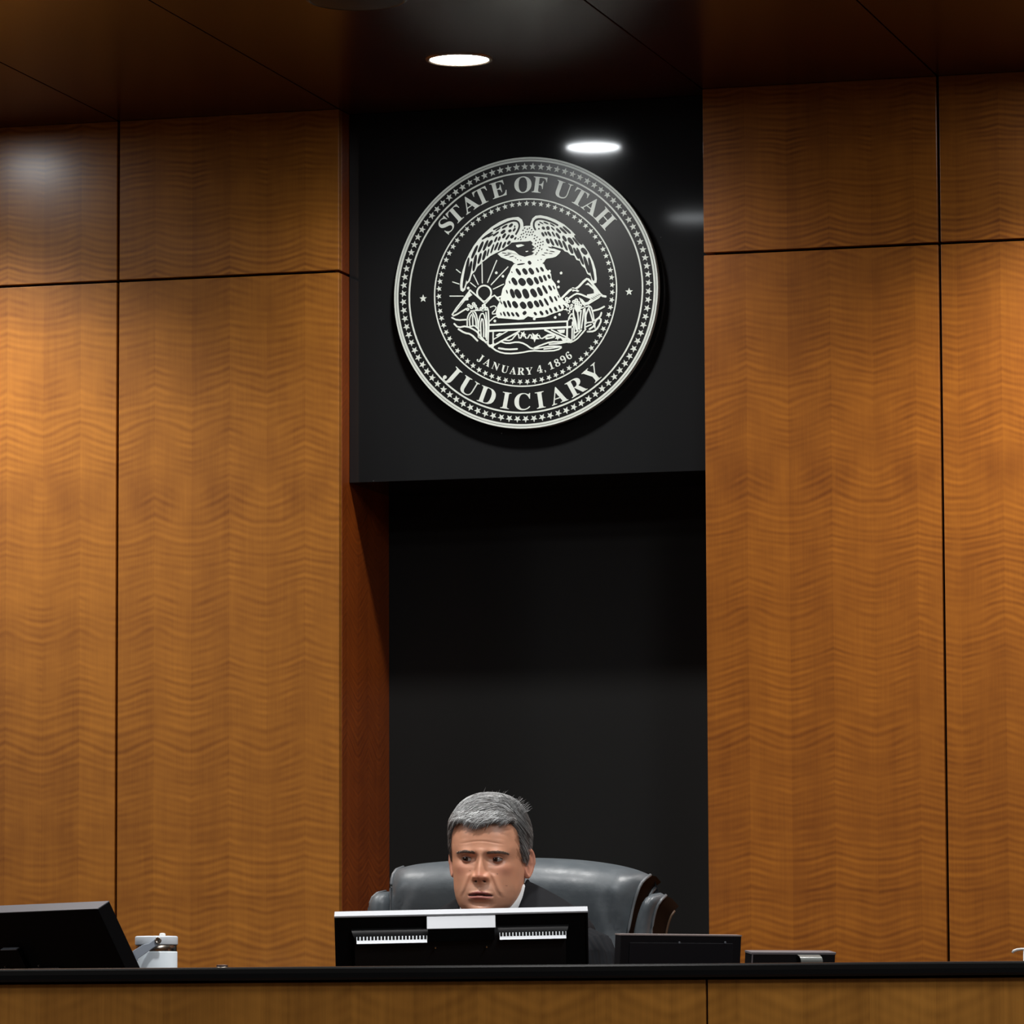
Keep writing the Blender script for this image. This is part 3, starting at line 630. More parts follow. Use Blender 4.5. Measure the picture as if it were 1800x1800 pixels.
for px, py in ((10, 1699), (69, 1697)):
    a, c = s3(px, py); m = MB(); lb(m, a-.0012, a+.0012, c-.0016, c+.0016, TL_+.005, TL_+.0085); m.build('screw', M_SCREW, lm)
cb = o+w_*(W/2)+u_*(-H*.6)
m = MB(); m.box(cb.x-.035, cb.x+.035, cb.y+.005, cb.y+.055, WS+.008, cb.z); m.build('stand', M_MON, lm, bevel=.002)
m = MB(); m.box(cb.x-.11, cb.x+.11, cb.y-.07, cb.y+.12, WS, WS+.010).build('stand_base', M_MON, lm, bevel=.002)

# small display right of the judge
w_, u_, b_ = frame(math.radians(49), math.radians(5))
sy = -1.12
o = at(1091, 1643, sy); W = .272; H = .20; TS = .018
sm = tag(empty('monitor', (o.x+.1, o.y+.1, WS)), 'small dark display seen from behind, between the big monitor and the low flat device', 'monitor')
lb = LB(o, w_, u_, b_)
m = MB(); lb(m, 0, W, -H, 0, -TS, 0); m.build('housing', simple('small_display_black', (.0045, .0045, .006), .55, spec=.2), sm, bevel=.0015)
m = MB(); lb(m, -.0005, W+.0005, -.0012, .0012, -TS, .0006); m.build('top_bezel', simple('brown_grey_edge', (.24, .20, .19), .4), sm)
m = MB(); lb(m, .02, W-.02, -H+.02, -.014, 0, .002); m.build('back_plate', simple('small_display_plate', (.006, .006, .008), .55, spec=.2), sm, bevel=.0008)
bo = o
for px, py in ((1194, 1657), (1274.5, 1657)):
    p = on(px, py, o+b_*.002, b_)-o; a, c = p.dot(w_), p.dot(u_); m = MB(); lb(m, a-.002, a+.002, c-.002, c+.002, .001, .0032); m.build('screw', simple('dull_screw', (.12, .13, .15), .4), sm, bevel=.0008)
cb = o+w_*(W/2)-u_*H
m = MB(); m.box(cb.x-.08, cb.x+.08, cb.y-.05, cb.y+.08, WS, WS+.01); m.box(cb.x-.02, cb.x+.02, cb.y-.01, cb.y+.02, WS+.01, cb.z+.05).build('stand_base', M_MON, sm)

# low flat device further right
dy = -1.10
w_, u_, b_ = frame(math.radians(38), math.radians(8))
o = at(1322, 1674.5, dy); W = .168
lb = LB(o, w_, u_, b_)
dv = tag(empty('desk_console', (o.x+.06, o.y+.06, WS)), 'low dark flat device with a grey rim, right of the small display', 'console')
m = MB(); lb(m, 0, W, -.17, 0, -.03, 0); m.build('housing', simple('console_black', (.005, .005, .006), .5, spec=.2), dv, bevel=.001)
m = MB(); lb(m, -.001, W+.001, -.0035, .001, -.03, .001); m.build('rim', simple('console_rim', (.15, .14, .15), .4), dv, bevel=.0008)
m = MB(); lb(m, .0, .0018, -.1, -.0035, -.0005, .001); m.build('rim_side', simple('console_rim_side', (.15, .14, .15), .4), dv)
p0 = on(1403, 1690, o+b_*.01, b_)-o; p1 = on(1442, 1679, o+b_*.01, b_)-o
m = MB(); rows = []
for k in range(13):
    a = PI*k/12; yy = .004+.018*math.sin(a); rows.append([o+w_*(p0.dot(w_)+(p1.dot(w_)-p0.dot(w_))*t)+u_*(p1.dot(u_)-.011+.011*math.cos(a) if False else p1.dot(u_)-.022*(1-math.cos(a))/2)+b_*yy for t in (0, .06, .5, .9, 1)])
m.grid(rows); m.build('rounded_knob', simple('glassy_grey', (.16, .17, .16), .15, spec=.8), dv, smooth=True)

# ------------------------------------------------------------------ flask, button, hook
fy = -.88
c0 = at(275, 1662, fy); FX = c0.x; R = (at(311.7, 1660, fy).x-at(238.3, 1660, fy).x)/2*math.cos(YAW)
zt = at(275, 1645.6, fy).z; zl = at(275, 1661.5, fy).z; zb = at(275, 1673, fy).z
fl = tag(empty('insulated_flask', (FX, fy, WS)), 'pale blue-white insulated flask with folding handle beside the left monitor', 'flask')
M_FL = simple('flask_white', (.82, .91, .97), .5); M_LID = simple('flask_lid_grey', (.56, .60, .64), .5); M_ST = simple('brushed_steel', (.45, .40, .34), .25, metal=1)
MB().lathe((FX, fy, WS), [(.001, 0), (R*.9, 0), (R*.96, .004), (R*.985, .02), (R*.985, zb-WS-.002), (R*.975, zb-WS), (R*.9, zb-WS)], 48).build('body', M_FL, fl, smooth=True)
MB().lathe((FX, fy, 0), [(R*.90, zb-.003), (R*.965, zb-.001), (R*.965, zl+.002), (R*.9, zl+.003)], 48).build('steel_band', M_ST, fl, smooth=True)
lid = MB().lathe((FX, fy, 0), [(R*.9, zl), (R, zl+.0006), (R*1.005, zl+.002), (R*1.005, zt-.003), (R*.985, zt-.0008), (R*.93, zt), (.001, zt)], 48).build('lid', M_LID, fl, smooth=True)
sp_ = at(285.5, 1645, fy+.01)
MB().lathe((sp_.x, sp_.y, 0), [(.006, zt-.002), (.006, zt+.004), (.0045, zt+.0058), (.001, zt+.0062)], 16).build('spout', simple('spout_white', (.7, .7, .68), .4), lid, smooth=True)
hd = V((math.cos(YAW), math.sin(YAW), 0)); hb = V((math.sin(YAW), -math.cos(YAW), 0)); hz = V((0, 0, 1))
hp = V((FX, fy, 0))+hb*(R+.004)
def hq(px, py, off=0.):
    return on(px, py, hp+hb*off, hb)
hd_ = MB()
up_ = [(277, 1647.5), (262, 1658.5), (252, 1660.5), (233, 1672)]; lo_ = [(281, 1659), (267, 1668), (262, 1672), (241, 1686.5)]
T_ = .004
rows = []
for (a, c) in zip(up_, lo_):
    A = hq(*a); B_ = hq(*c); rows.append([A, B_, B_-hb*-T_, A-hb*-T_, A])
hd_.grid(rows); n0 = len(hd_.v)
for rr in (rows[0], rows[-1]): hd_.add(rr[:4], [(0, 1, 2, 3)])
hnd = hd_.build('handle', simple('handle_grey', (.30, .34, .40), .45), fl, bevel=.0008)
# the grip carries on down behind the monitor
hd2 = MB(); A = hq(235, 1674); B_ = hq(243, 1688); C_ = hq(213, 1690); D_ = hq(222, 1704)
hd2.grid([[A, B_, B_+hb*T_, A+hb*T_, A], [C_, D_, D_+hb*T_, C_+hb*T_, C_]]); hd2.add([C_, D_, D_+hb*T_, C_+hb*T_], [(0, 1, 2, 3)]); hd2.build('handle_grip', simple('handle_grip_grey', (.26, .30, .36), .45), fl)
pv = hq(278, 1653.3, T_)
rows = []
ca_, sa_ = hd, hz
m = MB(); m.grid([[pv+ca_*(r*math.cos(2*PI*k/20))+sa_*(r*math.sin(2*PI*k/20))+hb*h for k in range(20)] for r, h in ((.0065, 0), (.0065, .002), (.005, .0028), (.0042, .002), (.0005, .002))], closed=True)
m.build('pivot_screw', M_ST, hnd, smooth=True)
bt = at(390.5, 1699, -1.30)
bu = tag(empty('round_button', (bt.x, bt.y, LT)), 'small dark round metal button on the ledge between flask and big monitor', 'button')
bt = V((bt.x, bt.y, LT))
MB().lathe(bt, [(.0135, 0), (.0135, .002), (.0115, .0028), (.001, .003)], 28).build('base', simple('button_steel', (.25, .23, .2), .3, metal=1), bu, smooth=True)
MB().lathe(bt, [(.009, .003), (.0105, .0035), (.0105, .0060), (.009, .0066), (.001, .0068)], 28).build('cap', simple('button_cap', (.06, .03, .025), .4), bu, smooth=True)
hy = -1.15
pts = [at(x, y, hy) for x, y in ((1779.5, 1675), (1782, 1671.5), (1788, 1669.5), (1795, 1668.5), (1802, 1668.5), (1812, 1670), (1822, 1674))]
st = at(1800, 1690, hy)
hk = tag(empty('wire_stand', (st.x, hy, WS)), 'thin white curved hook on a stem at the far right end of the bench', 'stand')
MB().tube(pts, [.0022, .0026, .0026, .0024, .0024, .0024, .002], 10).build('hook', simple('white_plastic', (.75, .74, .70), .4), hk, smooth=True)
s0 = at(1800.5, 1669, hy)
MB().tube([(st.x, hy, WS), (s0.x, hy, s0.z)], .002, 10).build('stem', simple('white_stem', (.7, .7, .68), .4), hk, smooth=True)
MB().lathe((st.x, hy, WS), [(.03, 0), (.03, .006), (.026, .008), (.001, .009)], 30).build('base', M_MON, hk, smooth=True)

# ------------------------------------------------------------------ chair
def leather():
    m = NT('dark_leather'); tc = m.n('ShaderNodeNewGeometry').outputs['Position']
    v = m.n('ShaderNodeTexVoronoi', {'Vector': tc, 'Scale': 420.}).outputs['Distance']
    wr_ = m.noise(tc, 38., 3.)
    m.P(Base_Color=m.mix(m.noise(tc, 9., 3.), rgb(.070, .083, .093), rgb(.110, .127, .140)), Roughness=m.ramp(wr_, .3, .7, .34, .50))
    m.b.inputs['Specular IOR Level'].default_value = .65
    m.bump(m.math('ADD', m.math('MULTIPLY', v, .04), wr_), .30, .003); return m.m
M_LEA = leather()
M_PIPE = simple('leather_piping', (.14, .15, .16), .4)
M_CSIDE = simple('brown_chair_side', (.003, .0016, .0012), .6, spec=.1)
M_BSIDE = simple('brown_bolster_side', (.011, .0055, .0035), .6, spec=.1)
CY0 = -.335                            # front of the back cushion at its edge
chair = tag(empty('executive_chair', (.135, -.30, .42)), 'black leather high-back executive chair behind the judge', 'chair')
def cz(y): return at(900, y, CY0).z
def cpt(px, py, Y=CY0): return at(px, py, Y)
# outline of the cushion front, left foot -> over the top -> right foot
outl = [(688, 1640), (687.5, 1597), (688, 1565), (689, 1540), (692, 1529), (700, 1523), (720, 1518), (750, 1514.5), (790, 1511.5), (840, 1508.5), (890, 1507), (940, 1506.5), (1000, 1509), (1045, 1513.5), (1085, 1520), (1115, 1528), (1134, 1537), (1131, 1543), (1124, 1553), (1118, 1572), (1111, 1595), (1107, 1620), (1101, 1650)]
top = outl[5:17]; nL = 40
def lerp_poly(P, t):
    L = [0]
    for a, b in zip(P, P[1:]): L.append(L[-1]+math.dist(a, b))
    s = t*L[-1]
    for i in range(len(P)-1):
        if s <= L[i+1] or i == len(P)-2:
            k = (s-L[i])/(L[i+1]-L[i]); return tuple(a+(b-a)*k for a, b in zip(P[i], P[i+1]))
def smoothpoly(P, it=2):
    for _ in range(it):
        Q = [P[0]]
        for a, b in zip(P, P[1:]):
            Q += [tuple(x*.75+y*.25 for x, y in zip(a, b)), tuple(x*.25+y*.75 for x, y in zip(a, b))]
        P = Q+[P[-1]]
    return P
left = smoothpoly([(689, 1900)]+[outl[0]]+outl[1:6]); right = smoothpoly([(1092, 1900), (1101, 1650)]+[(1107, 1620), (1111, 1595), (1118, 1572), (1124, 1553), (1131, 1543), (1134, 1537)])
topS = smoothpoly([outl[5]]+outl[6:17])
NU, NV = 44, 36
rows = []
for j in range(NV+1):
    tv = (j/NV)
    a = lerp_poly(left, tv**.8); c = lerp_poly(right, tv**.8); row = []
    for i in range(NU+1):
        tu = i/NU
        x = a[0]+(c[0]-a[0])*tu
        yl = a[1]+(c[1]-a[1])*tu
        ty = lerp_poly(topS, tu)[1]; base_top = 1523+(1537-1523)*tu
        y = yl+(ty-base_top)*tv**3
        puff = .052*(max(0, 1-(2*tu-1)**6))**.6
        # rolled top: pad bulges forward and turns back at the very top
        d = (1-tv)*1.0
        roll = math.sqrt(max(0, 1-(max(0, 1-d/.16))**2))
        dent = -.016*math.exp(-((tv-.60)/.11)**2)*(max(0, 1-(2*tu-1)**4))
        wrk = .0058*math.exp(-((tv-.7)/.2)**2)*(math.sin(tu*70+tv*20)*math.exp(-((tu-.93)/.06)**2)+math.sin(tu*80-tv*25)*math.exp(-((tu-.05)/.05)**2))
        Yp = CY0-(puff*roll)-dent*1-wrk+(1-roll)*.04
        p = at(x, y, CY0); row.append(V((p.x, Yp, p.z)))
    rows.append(row)
m = MB().grid(rows)
back = [V((p.x*.96+.0055, CY0+.10, p.z)) for p in rows[-1]]
m.grid([rows[-1], [V((p.x, CY0+.07, p.z-.003)) for p in rows[-1]], [V((p.x, CY0+.11, p.z-.03)) for p in rows[-1]], [V((p.x, CY0+.11, .95)) for p in rows[-1]]])
m.build('back_cushion', M_LEA, chair, smooth=True)
for e, nm in ((0, 0), (NU, 1)):
    edge = [r[e] for r in rows]
    sgn = -1 if e == 0 else 1
    MB().tube([p+V((sgn*.001, -.001, 0)) for p in edge], .0033, 8).build('piping', M_PIPE, chair, smooth=True)
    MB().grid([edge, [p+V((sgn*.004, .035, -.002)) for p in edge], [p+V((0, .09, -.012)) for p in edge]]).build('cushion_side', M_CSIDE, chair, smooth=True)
    MB().tube([p+V((0, .085, -.014)) for p in edge[:-1]], .0045, 8).build('rear_piping', M_LEA, chair, smooth=True)
# outer bolsters (arms) left and right
def bolster(front, inner, Yf, nm):
    """front: outer edge then inner edge polylines of the padded face (photo px), bottom to top"""
    A = smoothpoly(front); B_ = smoothpoly(inner); rows = []
    for j in range(25):
        t = j/24; a = lerp_poly(A, t); c = lerp_poly(B_, t); row = []
        for i in range(13):
            s = i/12; x = a[0]+(c[0]-a[0])*s; y = a[1]+(c[1]-a[1])*s
            endr = math.sqrt(max(0., 1-max(0, (t-.88)/.12)**2))
            pf = math.sqrt(max(0, 1-(2*s-1)**2))*.028*endr-.03*(1-endr)
            p = at(x, y, Yf); row.append(V((p.x, Yf-pf+.012, p.z)))
        rows.append(row)
    mm = MB().grid(rows)
    mm.grid([rows[-1], [p+V((0, .03, -.004)) for p in rows[-1]], [p+V((0, .07, -.03)) for p in rows[-1]]])
    return mm, rows
m, rw = bolster([(646, 1800), (645, 1640), (646, 1597), (650, 1580), (657, 1570), (668, 1566)], [(690, 1800), (689, 1640), (687, 1597), (687, 1580), (684, 1570), (676, 1566)], -.34, 0)
bl = m.build('side_bolster', M_LEA, chair, smooth=True)
edge = [r[0] for r in rw]; MB().tube([p+V((0, -.002, 0)) for p in edge], .0032, 8).build('piping', M_PIPE, bl, smooth=True)
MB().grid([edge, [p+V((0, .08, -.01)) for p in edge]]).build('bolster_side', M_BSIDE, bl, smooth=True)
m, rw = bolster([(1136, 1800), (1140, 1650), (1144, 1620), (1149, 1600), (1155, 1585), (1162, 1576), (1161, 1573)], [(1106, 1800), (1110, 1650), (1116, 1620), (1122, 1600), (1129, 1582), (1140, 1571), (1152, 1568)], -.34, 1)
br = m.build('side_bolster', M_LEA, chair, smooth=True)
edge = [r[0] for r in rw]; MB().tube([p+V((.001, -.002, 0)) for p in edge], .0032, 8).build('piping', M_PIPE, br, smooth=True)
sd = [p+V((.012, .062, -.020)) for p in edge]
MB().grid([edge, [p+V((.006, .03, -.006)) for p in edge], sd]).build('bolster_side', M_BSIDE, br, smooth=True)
MB().tube(sd[:-1], .0028, 8).build('rear_trim', simple('tan_trim', (.10, .055, .03), .5), br, smooth=True)
# rest of the chair below the bench line
MB().box(-.12, .40, -.80, -.24, .77, .876).build('seat', M_LEA, chair, bevel=.03, seg=4)
for xx in (-.17, .40):
    MB().box(xx-.04 if xx < 0 else xx+.02, xx+.02 if xx < 0 else xx+.08, -.60, -.28, 1.02, 1.08).build('armrest', M_LEA, chair, bevel=.02, seg=3)
    MB().box(xx-.03 if xx < 0 else xx+.03, xx+.01 if xx < 0 else xx+.07, -.52, -.40, .80, 1.02).build('arm_support', M_CSIDE, chair, bevel=.01)
MB().lathe((.14, -.44, .42), [(.03, .12), (.03, .36)], 20).build('column', M_BLACKRING, chair, smooth=True)
for k in range(5):
    a = 2*PI*k/5+.3; m = MB(); m.tube([(.14, -.44, .54), (.14+.27*math.cos(a), -.44+.27*math.sin(a), .495)], [.026, .016], 8)
    lg = m.build('leg', M_CSIDE, chair)
    MB().tube([(.14+.27*math.cos(a)-.012, -.44+.27*math.sin(a), .446), (.14+.27*math.cos(a)+.012, -.44+.27*math.sin(a), .446)], .026, 14).tube([(.14+.27*math.cos(a), -.44+.27*math.sin(a), .446), (.14+.27*math.cos(a), -.44+.27*math.sin(a), .50)], .008, 8).build('caster', M_BLACKRING, lg)
# ------------------------------------------------------------------ the judge
HC = at(861, 1511, -.62)               # eye level, middle of the head
HC = V((HC.x, -.62, HC.z))
HYAW = math.radians(4.8)               # face turned this much towards +X from straight out
jd = tag(empty('person', (HC.x, HC.y, .87)), 'judge with short grey hair and black robe over white collar, looking left', 'person')
def g(x, m, s): return math.exp(-((x-m)/s)**2)
def interp(tab, z):
    if z >= tab[0][0]: return tab[0][1]
    for (a, b), (c, d) in zip(tab, tab[1:]):
        if z >= c:
            t = (z-c)/(a-c); t = t*t*(3-2*t) if False else t
            return d+(b-d)*t
    return tab[-1][1]
WT = [(118, 2), (116, 22), (110, 38), (100, 52), (85, 63), (65, 71), (45, 74.5), (20, 73.5), (0, 70.5), (-20, 69), (-40, 67), (-60, 65.5), (-75, 62), (-90, 55.5), (-102, 45), (-112, 32), (-120, 46), (-128, 56), (-150, 60), (-175, 64), (-195, 85), (-210, 125), (-225, 168), (-245, 196), (-275, 208), (-350, 200), (-450, 185), (-600, 185), (-720, 190)]
FT = [(118, 2), (116, 26), (110, 46), (100, 62), (85, 76), (65, 86), (45, 91), (20, 92), (0, 88), (-20, 87), (-40, 88), (-60, 88), (-75, 87), (-90, 86), (-102, 84), (-112, 72), (-120, 48), (-128, 38), (-150, 34), (-175, 36), (-195, 48), (-210, 66), (-225, 82), (-245, 96), (-275, 110), (-350, 125), (-450, 135), (-600, 135), (-720, 120)]
BT = [(118, 2), (116, 30), (110, 50), (100, 68), (85, 86), (65, 98), (45, 103), (20, 104), (0, 98), (-20, 90), (-40, 82), (-60, 76), (-75, 74), (-90, 72), (-102, 71), (-112, 71), (-120, 72), (-128, 74), (-150, 80), (-175, 88), (-195, 96), (-210, 104), (-225, 112), (-245, 118), (-275, 122), (-350, 115), (-450, 105), (-600, 130), (-720, 150)]
def smooth_tab(tab, z, r=4.):
    return (interp(tab, z-r)+interp(tab, z)*2+interp(tab, z+r))/4
def head_pt(phi, z, detail=True):
    """phi from the face forward, positive to viewer's right; mm; returns x (right), y (forward), z"""
    rs = 4. if z < 100 else 1.
    W = smooth_tab(WT, z, rs); Fr = smooth_tab(FT, z, rs); Bk = smooth_tab(BT, z, rs)
    c, s = math.cos(phi), math.sin(phi)
    e = .80 if z > -115 else .9
    x = W*math.copysign(abs(s)**.88, s)
    y = Fr*abs(c)**e if c >= 0 else -Bk*abs(c)**.9
    if detail and c > 0 and z > -118:
        wgt = min(1, c*3)
        ax = abs(x); d = 0
        # brow, sockets
        d += 5.5*math.exp(-((ax-27)/18)**2-((z-11)/7)**2)+2.5*math.exp(-(x/12)**2-((z-14)/9)**2)
        d -= 8.5*math.exp(-((ax-29)/13)**2-((z+2)/9.5)**2)
        d -= 4.0*math.exp(-((ax-14)/7)**2-((z-2)/9)**2)
        # forehead furrows
        if z > 20 and ax < 46:
            for fz in (30, 39): d -= .9*math.exp(-((z-fz-2.5*math.cos(x/16))/1.5)**2)*(1-(ax/46)**2)
        # nose
        if z > -60:
            hz_ = interp([(20, 0), (12, 2.5), (4, 6.5), (-6, 11), (-18, 17), (-28, 20), (-34, 22), (-38, 21), (-42, 15.5), (-46, 7), (-51, 2), (-56, 0)], z)
            wd = interp([(20, 8), (4, 6.8), (-10, 7.0), (-24, 8.4), (-34, 10.0), (-45, 9.6), (-56, 9)], z)
            d += hz_*math.exp(-(ax/wd)**2.0)
            d += 7.5*math.exp(-((ax-12.5)/4.6)**2-((z+36.5)/6.0)**2)
            d -= 6*math.exp(-((ax-8.0)/3.0)**2-((z+44.5)/2.2)**2)
        # cheekbones, folds
        d += 2.6*math.exp(-((ax-47)/15)**2-((z+17)/12)**2)
        d -= .9*math.exp(-((ax-24)/11)**2-((z+14)/3)**2)
        if -74 < z < -28:
            fx = 18+(-32-z)*.42
            d -= 1.7*math.exp(-((ax-fx)/2.2)**2)*min(1, (z+74)/10, (-28-z)/6)
            d += 1.8*math.exp(-((ax-fx-6)/5)**2)*min(1, (z+74)/10, (-28-z)/6)
        d -= 1.5*math.exp(-((ax-46)/13)**2-((z+58)/16)**2)
        # muzzle and mouth
        d += 6*math.exp(-(x/24)**2-((z+66)/16)**2)
        mz = -71.5+.9*math.cos(x/8)+.0006*x*x
        if ax < 30:
            m_ = max(0, 1-(ax/26)**2)
            d += 3.2*m_*math.exp(-((z-mz-4.5)/3)**2)+4.2*m_*math.exp(-((z-mz+5.5)/3.8)**2)
            d -= 4.5*max(0, 1-(ax/25)**4)*math.exp(-((z-mz)/1.5)**2)
        d -= 1.5*math.exp(-(x/3)**2-((z+57)/6)**2)
        d -= 3.5*math.exp(-(x/17)**2-((z+87)/4.5)**2)
        d += 6*math.exp(-(x/17)**2-((z+101)/9)**2)
        y += d*wgt
        x += (x/90)*d*wgt*.35
    return V((x, y, z))
cyw, syw = math.cos(HYAW), math.sin(HYAW)
HROLL = math.radians(1.5)
def H2W(p, neckblend=True):            # head mm -> world; forward is -Y, viewer's right is +X
    z = p.z
    t = 1. if z > -120 else max(0, 1-(-120-z)/50)
    a = HYAW*t
    # face turned to viewer's left while the camera stands to the right
    x, y = p.x, p.y
    X = x*math.cos(a)+y*math.sin(a); Y = -y*math.cos(a)+x*math.sin(a)
    r = HROLL*t; X2_ = X*math.cos(r)+z*math.sin(r)*(1 if z > -120 else 0); Z2 = z*math.cos(r)-X*math.sin(r)
    return HC+V((X2_, Y, Z2))*.001+V((0, 0, 0))
# skin colours by place on the face, shade of mouth gap and nostrils painted in
SK = V((.72, .350, .215)); 
def skin_shade_col(x, z, y):
    c = SK.copy(); ax = abs(x)
    if y > 0:
        c = c.lerp(V((.66, .25, .165)), .45*math.exp(-((ax-42)/18)**2-((z+22)/14)**2)+.6*math.exp(-(x/12)**2-((z+33)/9)**2))
        st = .28*min(1, max(0, (-48-z)/12))*(1 if ax < 60 else .4); c = c.lerp(V((.36, .22, .165)), st)
        c = c.lerp(V((.42, .20, .13)), .25*math.exp(-((ax-29)/14)**2-((z+3)/9)**2))
        mz = -71.5+.9*math.cos(x/8)+.0006*x*x
        if ax < 25:
            k = max(0, 1-(ax/25)**3)
            if mz < z < mz+7*k: c = V((.38, .125, .10))
            elif mz-9*k < z <= mz: c = V((.46, .165, .13))
            if abs(z-mz) < 1.3 and ax < 23: c = V((.07, .018, .015))  # shade between the lips, painted near-black
        if math.exp(-((ax-8.0)/3.2)**2-((z+44.5)/2.2)**2) > .5: c = V((.06, .018, .012))  # shade inside the nostrils, painted near-black
        for mx, mz_ in ((-22, -24), (31, -30), (47, -52)):
            if (x-mx)**2+(z-mz_)**2 < 1.3: c = V((.34, .15, .10))
    nz = noise.noise(V((x*.06, z*.06, y*.06)))*.07
    return tuple(max(0, q*(1+nz)) for q in c)
m = MB(); NP = 176
zs = [118, 117.2, 116, 114, 111.5, 108.5, 105, 101, 96.5, 92, 87, 82]+[76-5*i for i in range(8)]+[37-1.2*i for i in range(int((37+118)/1.2))]+[-119, -121, -124, -128, -135, -145, -155, -165, -175, -185, -195, -203, -210, -218, -226, -236, -248, -262, -280, -310, -350, -400, -450, -520, -600, -680, -720]
rows = []; cols = []
for z in zs:
    row = []
    for k in range(NP):
        ph = 2*PI*k/NP; s_ = ph if ph <= PI else ph-2*PI
        # more columns on the face
        q = s_/PI; ph2 = PI*(q*abs(q)**.35 if True else q)
        p = head_pt(ph2, z); row.append(H2W(p)); cols.append(skin_shade_col(p.x, z, p.y))
    rows.append(row)
m.grid(rows, closed=True); m.c = [(c[0], c[1], c[2]) for c in cols]
m.f.append(tuple(range(NP))); m.mi.append(0)
nbase = len(m.v)-NP
m.f.append(tuple(range(nbase, nbase+NP))); m.mi.append(0)
# arms and hands as part of the same body mesh
SHZ = HC.z-.175; BX = HC.x+.020
def arm(side):
    sh = V((BX+side*.165, HC.y+.03, SHZ-.035)); el = V((BX+side*.20, HC.y-.03, 1.235)); wr = V((BX+side*.09, HC.y-.17, 1.225))
    m.tube([sh, sh.lerp(el, .5), el, el.lerp(wr, .5), wr], [.055, .05, .042, .038, .027], 14, col=tuple(SK))
    d = (wr-el).normalized(); s_ = d.cross(V((0, 0, 1))).normalized()
    m.tube([wr-d*.01, wr+d*.03, wr+d*.075], [.026, .036, .030], 14, col=tuple(SK))
    palm = wr+d*.07
    for i, (o_, L) in enumerate(((-.027, .062), (-.009, .072), (.009, .068), (.027, .052))):
        a = palm+s_*o_; m.tube([a-d*.02, a+d*L*.4+V((0, 0, .004)), a+d*L*.75-V((0, 0, .004)), a+d*L-V((0, 0, .014))], [.010, .0095, .0085, .007], 8, col=tuple(SK))
    a = wr+d*.02+s_*(-.03*side*-1); t_ = s_*(side*1.)
    m.tube([a-d*.005, a+d*.03+t_*.02, a+d*.055+t_*.026], [.012, .010, .0085], 8, col=tuple(SK))
    return sh, el, wr
armR = arm(1); armL = arm(-1)
for side in (-1, 1):                   # legs, under the desk
    kn = V((BX+side*.11, -.90, .955)); an_ = V((BX+side*.11, -.84, .52))
    m.tube([V((BX+side*.09, -.60, .965)), V((BX+side*.10, -.80, .965)), kn, kn.lerp(an_, .5)+V((0, .01, 0)), an_], [.085, .075, .056, .052, .036], 16, col=tuple(SK))
    m.tube([an_, an_+V((0, -.01, -.05)), an_+V((0, -.10, -.075)), an_+V((0, -.17, -.08))], [.036, .042, .036, .022], 12, col=(.02, .02, .02))
M_SKIN = NT('skin'); _c = M_SKIN.n('ShaderNodeVertexColor', layer_name='Col').outputs[0]
_p = M_SKIN.n('ShaderNodeNewGeometry').outputs['Position']
M_SKIN.P(Base_Color=_c, Roughness=.42, Subsurface_Weight=.12, Subsurface_Scale=.006)
M_SKIN.b.inputs['Subsurface Radius'].default_value = (1, .35, .2)
M_SKIN.b.inputs['Specular IOR Level'].default_value = .55
M_SKIN.bump(M_SKIN.noise(_p, 900., 2.), .12, .0006); M_SKIN = M_SKIN.m
body = m.build('body', M_SKIN, jd, smooth=True)

# eyes: ball with iris, upper and lower lid
def eye(side):
    cx = side*29.; c = V((cx, 69.5, -2.0)); R_ = 11.8
    gaze = V((-.34, 1, -.02)).normalized()
    rows = []; cols = []
    gx = gaze.cross(V((0, 0, 1))).normalized(); gz = gx.cross(gaze)
    for i in range(25):
        th = PI*i/24*.62
        row = []
        for k in range(28):
            a = 2*PI*k/28
            row.append(H2W(c+(gaze*math.cos(th)+(gx*math.cos(a)+gz*math.sin(a))*math.sin(th))*R_))
            dd = th*R_
            cols.append((.004, .003, .003) if dd < 2.1 else ((.050, .022, .012) if dd < 5.4 else ((.02, .012, .01) if dd < 6.0 else (.40, .36, .33))))
        rows.append(row)
    e = MB().grid(rows, closed=True); e.c = cols
    me_ = NT('eye'); me_.P(Base_Color=me_.n('ShaderNodeVertexColor', layer_name='Col').outputs[0], Roughness=.12)
    e.build('eye', me_.m, jd, smooth=True)
    for up in (1, -1):
        l = MB(); rows = []; cols = []
        Rl = R_+1.0
        for i in range(31):
            az = math.radians(-62+124*i/30)
            openz = (3.6 if up > 0 else -3.7)*max(0, math.cos(az*1.42))**.8+.35*side*math.sin(az)*2
            e0 = math.asin(max(-.9, min(.9, openz/Rl)))
            row = []
            for j in range(9):
                el_ = e0+up*math.radians(62)*(j/8)**1.1
                rr = Rl+(.25 if j == 0 else (.5 if j == 1 else 0.2-(j/8)*1.6))
                row.append(H2W(c+V((math.sin(az)*math.cos(el_), math.cos(az)*math.cos(el_), math.sin(el_)))*rr))
                cols.append((.06, .025, .018) if (j == 0 and up > 0) else ((.36, .17, .12) if j < 2 else skin_shade_col(cx, -3, 60)))
            rows.append(row)
        l.grid(rows); l.c = cols
        l.build('upper_eyelid' if up > 0 else 'lower_eyelid', M_SKIN, jd, smooth=True)
eye(-1); eye(1)

